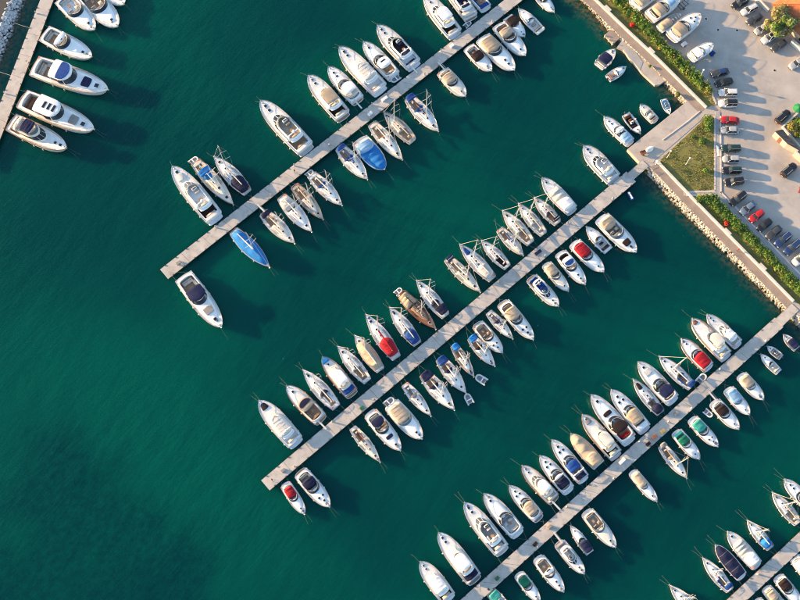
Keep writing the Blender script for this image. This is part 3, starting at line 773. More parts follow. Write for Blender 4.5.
def build_exp(b):
    o, L, X = b.o, b.L, b.X; s = L / 11
    b.hull(); c1 = o.get('c1', .50); b.deck(.055, c1, .76, .5 * s); b.rubrail(o.get('rail', 'L'), .05, .05)
    b.platform(o.get('plat', 'X'), o.get('pl', .06)); b.pulpit(.55, .5)
    z = b.zt(.4)
    # raised foredeck trunk
    fw = lambda x: b.w(x) * .70
    zt_ = b.zt(.72)
    mb = MB(); mb.house(X(c1 - .02), X(.93), fw, .3 * L, .05, [(z - .3, 0, 0, 0), (zt_ + .06 * s, .02, 0, .03 * L), (zt_ + .17 * s, .18, 0, .09 * L), (zt_ + .21 * s, .42 * s, 0, .15 * L)], .07, True, 14)
    tk = b.part('cabin_trunk', mb, 'deck' if o.get('nsd') else b.hm)
    # cockpit coaming
    fc = lambda x: b.w(x) * .88
    xf = X(c1 + .10)
    mb = MB(); mb.ringwall(X(.03), xf, fc, .17 * L, .45, .16 * s + .05, z - .25, z + .30 * s, .06, 16); b.part('cockpit_coaming', mb, b.hm)
    # curved windscreen, raked aft
    if o.get('ws', 1):
        mb = MB(); mb.arcwall(X(.05), xf - .01 * L, lambda x: fc(x) - .06, .17 * L, X(c1 - .12), z + .26 * s, z + .80 * s, .14, .065 * L, .05)
        ws = b.part('windscreen', mb, o.get('wsm', 'glass'))
        mb = MB(); ol = outline(X(.05), xf - .076 * L, lambda x: fc(x) - .20, .17 * L, 0, 16)
        mb.tube([(x, y, z + .81 * s) for x, y in ol if x > X(c1 - .10)], .035, 5); b.part('windscreen_frame', mb, 'alu', ws)
        mb = MB(); mb.house(X(c1 - .06), xf - .03 * L, lambda x: fc(x) - .25, .15 * L, .1, [(z - .1, 0, 0, 0), (z + .30 * s, 0, 0, 0), (z + .36 * s, .1, .05, .05)], .02, True, 10); b.part('dashboard', mb, o.get('dash', 'Y'))
    sm = o.get('inn', 'seat'); wi = b.wt(.25) * .72
    b.seat(X(.115), 0, b.zf, .6 * s, wi * 1.5, sm, 'bench', -1)
    b.seat(X(.22), wi - .32 * s, b.zf, 1.9 * s, .5 * s, sm, 'bench')
    b.seat(X(c1 - .12), -wi * .48, b.zf + .15, .5 * s, .9 * s, sm, 'helm_seat', -1)
    b.seat(X(c1 - .14), wi * .5, b.zf + .1, .8 * s, .8 * s, sm, 'companion_seat')
    mb = MB(); mb.box(X(.24), -.15, b.zf + .5, .8 * s, .6 * s, .05, 0, .01); mb.tube([(X(.24), -.15, b.zf), (X(.24), -.15, b.zf + .5)], .05); b.part('table', mb, 'D', None, 0)
    if o.get('apad'):
        mb = MB(); mb.box(X(.075), 0, z + .22, .10 * L, b.wt(.08) * 1.45, .24, 0, .07); b.part('sun_pad', mb, o['apad'])
    if o.get('can'):
        a0, a1 = o.get('cx', (.10, c1 - .005))
        b.canvas('cockpit_canopy', o['can'], X(a0), X(a1), lambda x: fc(x) - .12, z + .22 * s, z + o.get('ch', 1.05) * s, o.get('cn', .07) * L, .3, .14, None, o.get('csl', .35))
    if o.get('hard'):
        h0, h1 = o.get('hx', (.22, c1 + .0)); hm = b.hm if o['hard'] == 'W' else M[o['hard']]
        mb = MB(); mb.house(X(h0), X(h1), lambda x: fc(x) - .16, .10 * L, .4, [(z + 1.15 * s, .12, .1, .1), (z + 1.22 * s, 0, 0, 0), (z + 1.30 * s, .02, .03, .03), (z + 1.36 * s, .25, .3, .3)], .06, True, 14)
        ht = b.part('hardtop', mb, hm)
        for t in (h0 + .03, h1 - .06):
            for sg in (-1, 1): mb = MB(); y = sg * (fc(X(t)) - .2); mb.tube([(X(t) + .25, y, z + .25 * s), (X(t), y * .95, z + 1.2 * s)], .06, 5); b.part('hardtop_post', mb, b.hm, ht)
        for k in range(o.get('slots', 0)):
            mb = MB(); x = X(h1) - .06 * L - k * .062 * L - .3; mb.box(x, 0, z + 1.405 * s, .03 * L, b.B * .30, .05); b.part('sunroof_pane', mb, 'glass', ht, 0)
        if o.get('hpad'):
            mb = MB(); mb.house(X(h0) + .1 * L, X(h1) - .03 * L, lambda x: fc(x) - .3, .08 * L, .2, [(z + 1.33 * s, 0, 0, 0), (z + 1.45 * s, .04, .04, .04)], .02, True, 10); b.part('hardtop_cover', mb, o['hpad'], ht)
    if o.get('arch'):
        xr = X(.17); wr = fc(xr) - .03; mb = MB()
        mb.tube([(xr + .5 * s, -wr, z + .2), (xr, -wr * .97, z + 1.0 * s), (xr - .05, -wr * .8, z + 1.25 * s), (xr - .05, wr * .8, z + 1.25 * s), (xr, wr * .97, z + 1.0 * s), (xr + .5 * s, wr, z + .2)], .10 * s + .02, 6)
        a = b.part('radar_arch', mb, b.hm)
        mb = MB(); mb.lathe([(.04, 0), (.24 * s, .02), (.25 * s, .12), (.03, .22)], 10, (xr - .05, 0, z + 1.3 * s)); b.part('radar_dome', mb, 'X', a)
    fd = lambda x, y: zt_ + .21 * s + .02 - max(0, (x - X(.72))) * .02
    if o.get('pad'):
        p0, p1 = o.get('padx', (.66, .80)); mb = MB(); mb.house(X(p0), X(p1), lambda x: b.w(x) * .48, .2, .15, [(zt_, 0, 0, 0), (zt_ + .30 * s, 0, 0, 0), (zt_ + .35 * s, .05, .05, .05)], .02, True, 10); b.part('sun_pad', mb, o['pad'])
    n = o.get('hat', 1); sz = .6 * s
    sp = [(.82, 0)] + ([(.71, b.wt(.71) * .33), (.71, -b.wt(.71) * .33)] if n >= 3 else []) + ([(.71, 0)] if n == 2 else [])
    b.hatches(sp if not o.get('pad') else [(.85, 0)], fd, sz)
    mb = MB(); mb.lathe([(.14, 0), (.14, .16), (.06, .22)], 8, (X(.955), 0, b.zt(.95))); b.part('windlass', mb, 'steel')
    if o.get('tender'): b.tender_aft()

def build_sail(b):
    o, L, X = b.o, b.L, b.X; s = L / 11; dk = o.get('deck', 'deck')
    b.hull(); b.deck(.07, .36, .58, .45, dk, .08); b.rubrail(o.get('rail', 'L'), .05, .06); b.pulpit(.84, .6)
    # stern rail and lifelines
    mb = MB(); w0 = b.wt(.06) * .95
    mb.tube([(X(.16), -b.wt(.16) * .95, b.zt(.1) + .6), (X(.02), -w0, b.zt(.05) + .6), (X(.0), -w0 * .6, b.fb + .6), (X(0), w0 * .6, b.fb + .6), (X(.02), w0, b.zt(.05) + .6), (X(.16), b.wt(.16) * .95, b.zt(.1) + .6)], .026, 5)
    for t in (.0, .08, .16):
        for sg in (-1, 1): mb.tube([(X(t) + .02, sg * b.wt(t) * .9, b.zt(t)), (X(t) + .02, sg * b.wt(t) * .92, b.zt(t) + .6)], .02, 4)
    b.part('stern_rail', mb, 'steel')
    for sg in (-1, 1):
        mb = MB(); ts = [.16, .28, .4, .52, .64, .76, .86]
        mb.tube([(X(t), sg * b.wt(t) * .95, b.zt(t) + .6) for t in ts], .012, 4)
        for t in ts[1:-1]: mb.tube([(X(t), sg * b.wt(t) * .95, b.zt(t)), (X(t), sg * b.wt(t) * .95, b.zt(t) + .6)], .018, 4)
        b.part('lifeline', mb, 'steel')
    z = b.zt(.5); fw = lambda x: b.w(x) * .60
    mb = MB(); mb.house(X(.37), X(.80), fw, .26 * L, .06, [(z - .2, 0, 0, 0), (z + .26 * s, .05, 0, .03 * L), (z + .38 * s, .14, .03, .08 * L), (z + .42 * s, .26, .06, .12 * L)], .06, True, 14)
    c = b.part('coachroof', mb, o.get('roof', b.hm))
    for sg in (-1, 1):
        mb = MB(); P = [(X(t), sg * (fw(X(t)) - .045), z + .17 * s) for t in (.42, .48, .54, .60)]
        for p, q in zip(P[:-1], P[1:]): mb.tube([p, (p[0] + (q[0] - p[0]) * .8, p[1] + (q[1] - p[1]) * .8, p[2])], .075 * s, 6)
        b.part('cabin_window', mb, 'glass', c)
        mb = MB(); mb.tube([(X(.42), sg * fw(X(.42)) * .72, z + .50 * s), (X(.64), sg * fw(X(.64)) * .66, z + .47 * s)], .03, 5); b.part('handrail', mb, 'D', c)
    top = lambda x, y: z + .45 * s
    b.hatches([(.50, 0), (.635, 0)], top, .5 * s); b.hatches([(.83, 0)], lambda x, y: b.z(x) + .04, .6 * s)
    mb = MB(); mb.box(X(.395), 0, z + .47 * s, .07 * L, .65 * s, .10, 0, .02); b.part('companionway', mb, o.get('comp', 'smoke'), None, 0)
    wi = b.wt(.2) * .58 
    for sg in (-1, 1): b.seat(X(.24), sg * (wi - .22 * s), b.zf - .05, .24 * L, .40 * s, o.get('inn', 'D'), 'cockpit_bench')
    mb = MB(); r = .42 * s; xw = X(.13)
    mb.tube([(xw, r * math.cos(a), b.zf + .95 + r * math.sin(a)) for a in [2 * math.pi * k / 14 for k in range(15)]], .025, 5)
    for k in range(3): a = math.pi * k / 3; mb.tube([(xw, r * math.cos(a), b.zf + .95 + r * math.sin(a)), (xw, -r * math.cos(a), b.zf + .95 - r * math.sin(a))], .014, 4)
    wh = b.part('steering_wheel', mb, 'steel')
    mb = MB(); mb.box(xw + .15, 0, b.zf + .5, .22, .3, 1.0, 0, .05); b.part('binnacle', mb, b.hm, wh)
    for sg in (-1, 1):
        for t in (.22, .33):
            mb = MB(); mb.lathe([(.12, 0), (.09, .06), (.10, .2), (.06, .22)], 8, (X(t), sg * b.wt(t) * .68, b.zt(t))); b.part('winch', mb, 'steel')
    # rig
    mh = o.get('mz', 1.0) * (1.02 * L + .8)
    if mh > 1:
        xm = X(o.get('mx', .585)); zb = z + .4 * s; zm = zb + mh
        mb = MB(); mb.tube([(xm, 0, zb - .3), (xm - .02, 0, zb + mh * .6), (xm - .10, 0, zm)], .105, 8, .07); m = b.part('mast', mb, 'alu')
        for k, f in ((.42, .46), (.70, .36)):
            mb = MB(); ws = b.B * f; mb.tube([(xm - .3, -ws, zb + mh * k), (xm, 0, zb + mh * k + .04), (xm - .3, ws, zb + mh * k)], .04, 5); b.part('spreader', mb, 'alu', m)
        mb = MB(); mb.tube([(xm - .1, 0, zm), (xm - .1, 0, zm + .7)], .012, 4); mb.box(xm - .3, 0, zm + .1, .5, .04, .04); b.part('wind_vane', mb, 'alu', m, 0)
        xe = X(.13); zbm = zb + .95
        mb = MB(); mb.tube([(xm - .1, 0, zbm), (xe, 0, zbm + .05)], .085, 6); bo = b.part('boom', mb, 'alu')
        mb = MB(); mb.tube([(xm - .12, 0, zbm + .45), (xm - .5, 0, zbm + .30), ((xm + xe) / 2, 0, zbm + .22), (xe + .1, 0, zbm + .12)], .20, 7, .10); b.part('sail_cover', mb, o.get('boom', 'L'), bo)
        mb = MB(); mb.tube([(xm - .1, 0, zbm), (xm - .02, 0, zb + .1)], .03); b.part('vang', mb, 'steel', bo)
        mb = MB(); mb.tube([(X(.985), 0, b.zt(1) + .15), (X(.985) * .6 + xm * .4, 0, b.zt(1) + mh * .4), (xm, 0, zb + mh * .97)], .034, 6, .022); b.part('furled_genoa', mb, o.get('gen', 'L'))
        mb = MB(); mb.tube([(X(.01), 0, b.fb + .1), (xm - .1, 0, zm)], .018, 4); b.part('backstay', mb, 'steel')
        for sg in (-1, 1):
            mb = MB(); ws = b.B * .46
            mb.tube([(xm - .15, sg * b.w(xm) * .9, z), (xm - .3, sg * ws, zb + mh * .42), (xm - .3, sg * b.B * .36, zb + mh * .70), (xm - .1, 0, zb + mh * .97)], .018, 4); b.part('shroud', mb, 'steel')
    if o.get('hood'):
        b.canvas('sprayhood', o['hood'], X(.335), X(.435), lambda x: b.w(x) * .60, z + .15, z + .95 * s, .10 * L, 0, .08, None, .30, .02)
        mb = MB(); mb.arcwall(X(.30), X(.436), lambda x: b.w(x) * .60 + .015, .10 * L, X(.40), z + .40 * s, z + .72 * s, .06, .20, .03); b.part('hood_window', mb, 'smoke')
    if o.get('bim'):
        a0, a1 = o.get('bx', (.02, .24)); b.canvas('bimini_top', o['bim'], X(a0), X(a1), lambda x: b.w(x) * .86, z + 1.5, z + 1.72, .2, .2, .16, b.zf, .15)
    if o.get('cov'):
        a0, a1 = o.get('vx', (.04, .46)); b.canvas('cockpit_cover', o['cov'], X(a0), X(a1), lambda x: b.w(x) * .9, z + .05, z + 1.05, .12 * L, .3, .25, None, .5)
    if o.get('full'):                       # tarpaulin hung over the boom from stern to mast
        a0, a1 = o.get('vx', (.02, .9)); tarp(b, a0, a1, o['full'], 1.3 * s)
    if o.get('fbag'):
        mb = MB(); mb.house(X(.70), X(.88), lambda x: b.w(x) * .45, .3 * s, .3 * s, [(b.zt(.8), 0, 0, 0), (b.zt(.8) + .25, 0, 0, 0), (b.zt(.8) + .42, .12, .1, .1)], .06, True, 10); b.part('stowed_dinghy_cover', mb, o['fbag'])
    if o.get('solar'):
        mb = MB(); mb.box(X(.08), 0, z + 1.7, .11 * L, b.wt(.1) * 1.5, .05); p = b.part('solar_panel', mb, 'N', None, 0)
        mb = MB()
        for sg in (-1, 1): mb.tube([(X(.03), sg * b.wt(.05) * .8, b.fb), (X(.05), sg * b.wt(.05) * .7, z + 1.7)], .03, 5)
        mb.tube([(X(.08), -b.wt(.1) * .75, z + 1.74), (X(.08), b.wt(.1) * .75, z + 1.74)], .03, 4); b.part('panel_frame', mb, 'alu', p)
    if o.get('tender'): b.tender_aft()

def tarp(b, a0, a1, mat, h, ridge=1.5):
    N = 20; vs = []; fs = []; K = 9; rg = b.rg; ph = rg.uniform(0, 6)
    for i in range(N + 1):
        t = a0 + (a1 - a0) * i / N; x = b.X(t); w = b.wt(t) + .05; zs = b.zt(t)
        e = min(1.0, i / 3, (N - i) / 4) ** .6
        sag = .10 * math.sin(i * 1.25 + ph)
        for k in range(K):
            q = -1 + 2 * k / (K - 1)
            vs.append((x, q * w, zs - (.22 if abs(q) == 1 else 0) + (h * e * (1 - abs(q) ** ridge)) + sag * (1 - q * q) * e + rg.uniform(-.02, .02)))
    for i in range(N):
        for k in range(K - 1): fs.append((i * K + k, i * K + k + 1, (i + 1) * K + k + 1, (i + 1) * K + k))
    mb = MB(); mb.add(vs, fs); c = b.part('tarpaulin', mb, mat, None, 28)
    mb = MB()
    for f in (.25, .5, .75):
        i = int(N * f); mb.tube([(vs[i * K + k][0], vs[i * K + k][1], vs[i * K + k][2] + .02) for k in range(K)], .022, 4)
    b.part('tie_rope', mb, 'rope', c)

def build_cov(b):
    o, L, X = b.o, b.L, b.X
    b.hull(); b.deck(); b.rubrail(o.get('rail', 'L')); a0, a1 = o.get('vx', (.04, .97)); tarp(b, a0, a1, o['cov'], o.get('ch', .09 * L), 1.8)
    if o.get('plat'): b.platform(o['plat'])
    if a1 < .9: b.pulpit(.7, .5); b.hatches([(.86, 0)], hz(b, .04), .5)
    if o.get('cap'):
        c0, c1 = o.get('capx', (.02, .40)); zc = b.zt(.3) + o.get('ch', .09 * L)
        b.canvas('cabin_cover', o['cap'], X(c0), X(c1), lambda x: b.w(x) * .8, b.zt(.3), zc + .45, .1 * L, .3, .15, None, .3)

def build_open(b):
    o, L, X = b.o, b.L, b.X; s = L / 6
    b.hull(); b.o.setdefault('sole', 'deck'); b.deck(.08, o.get('c1', .68), .80, .42 * s); b.rubrail(o.get('rail', 'L'), .05, .05)
    sm = o.get('inn', 'seat')
    b.seat(X(.15), 0, b.zf, .4 * s, b.wt(.15) * 1.4, sm, 'bench', -1)
    mb = MB(); mb.box(X(.44), 0, b.zf + .45 * s, .5 * s, .75 * s, .9 * s, 0, .12); c = b.part('steering_console', mb, b.hm)
    mb = MB(); mb.arcwall(X(.38), X(.50), lambda x: .42 * s, .3 * s, X(.44), b.zf + .85 * s, b.zf + 1.2 * s, .08, .15, .03); b.part('windscreen', mb, 'glass', c)
    b.seat(X(.32), 0, b.zf, .4 * s, .75 * s, sm, 'helm_seat', -1)
    b.seat(X(.60), 0, b.zf, .5 * s, b.wt(.6) * 1.2, o.get('fore', sm), 'bow_seat')
    if o.get('can'):
        a0, a1 = o.get('cx', (.10, .55)); b.canvas('canopy', o['can'], X(a0), X(a1), lambda x: b.w(x) * .86, b.zt(.3) + .85 * s, b.zt(.3) + 1.1 * s, .3 * s, .2, .10, b.zf, .15)
    if o.get('cabin'):
        mb = MB(); mb.house(X(.42), X(.86), lambda x: b.w(x) * .72, .25 * L, .1, [(b.fb - .1, 0, 0, 0), (b.zt(.6) + .30, .05, 0, .03 * L), (b.zt(.6) + .42, .2, .05, .1 * L)], .06, True, 12); b.part('cuddy_cabin', mb, b.hm)
        mb = MB(); mb.arcwall(X(.2), X(.56), lambda x: b.w(x) * .74, .14 * L, X(.42), b.zt(.6) + .28, b.zt(.6) + .75, .1, .06 * L, .04); b.part('cuddy_windscreen', mb, 'glass')
    b.hatches([(.80, 0)], lambda x, y: b.z(x) + (.30 if o.get('cabin') else .05), .36)
    if not o.get('noeng'):
        mb = MB(); mb.house(X(0) - .55 * s, X(0) - .05, lambda x: .19 * s, .15, .15, [(.45, .05, 0, 0), (.55, 0, 0, 0), (.95, 0, 0, 0), (1.05, .05, .06, .06)], .03, True, 8); e = b.part('outboard_motor', mb, 'black')
        mb = MB(); mb.box(X(0) - .25 * s, 0, .15, .14, .12, .8); b.part('motor_leg', mb, 'black', e, 0)

def make_dinghy(label, carrier, pos, rz, ln, mat='rib'):
    """inflatable tender; stays a thing of its own"""
    if carrier: wp = carrier.root.matrix_basis @ Vector(pos); rz = carrier.root.rotation_euler.z + rz
    else: wp = Vector(pos)
    t = empty('inflatable_dinghy', wp, rz); w = ln * .26; r = ln * .075
    mb = MB(); P = [(-ln * .5, -w, 0), (-ln * .1, -w, .01), (ln * .22, -w * .95, .03)] + [(ln * .22 + ln * .24 * math.sin(a), -w * .95 * math.cos(a), .04 + .08 * math.sin(a)) for a in [math.pi * k / 8 for k in range(1, 8)]] + [(ln * .22, w * .95, .03), (-ln * .1, w, .01), (-ln * .5, w, 0)]
    mb.tube([(x, y, z + r) for x, y, z in P], r, 8); mb.build('tube', M[mat], t, 60)
    mb = MB(); mb.prism([(-ln * .40, -w), (ln * .22, -w), (ln * .38, -w * .5), (ln * .38, w * .5), (ln * .22, w), (-ln * .40, w)], r * .35, r * .7); mb.build('floor', M['Y'], t, 0)
    mb = MB(); mb.box(-ln * .40, 0, r * 1.1, .06, w * 2, r * 1.8); mb.build('transom', M['X'], t, 0)
    mb = MB(); mb.box(-ln * .08, 0, r * 1.8, .26, w * 2, .05); mb.build('thwart', M['X'], t, 0)
    if label is not None or carrier is not None:
        mb = MB(); mb.house(-ln * .54, -ln * .43, lambda x: .12, .05, .05, [(r, 0, 0, 0), (r * 3.2, 0, 0, 0), (r * 3.6, .03, .02, .02)], .02, True, 6); mb.build('outboard_motor', M['black'], t)
    DINGHIES.append((t, carrier)); 
    if label: tag(t, label, 'dinghy', 'inflatable dinghies')
    return t
DINGHIES = []

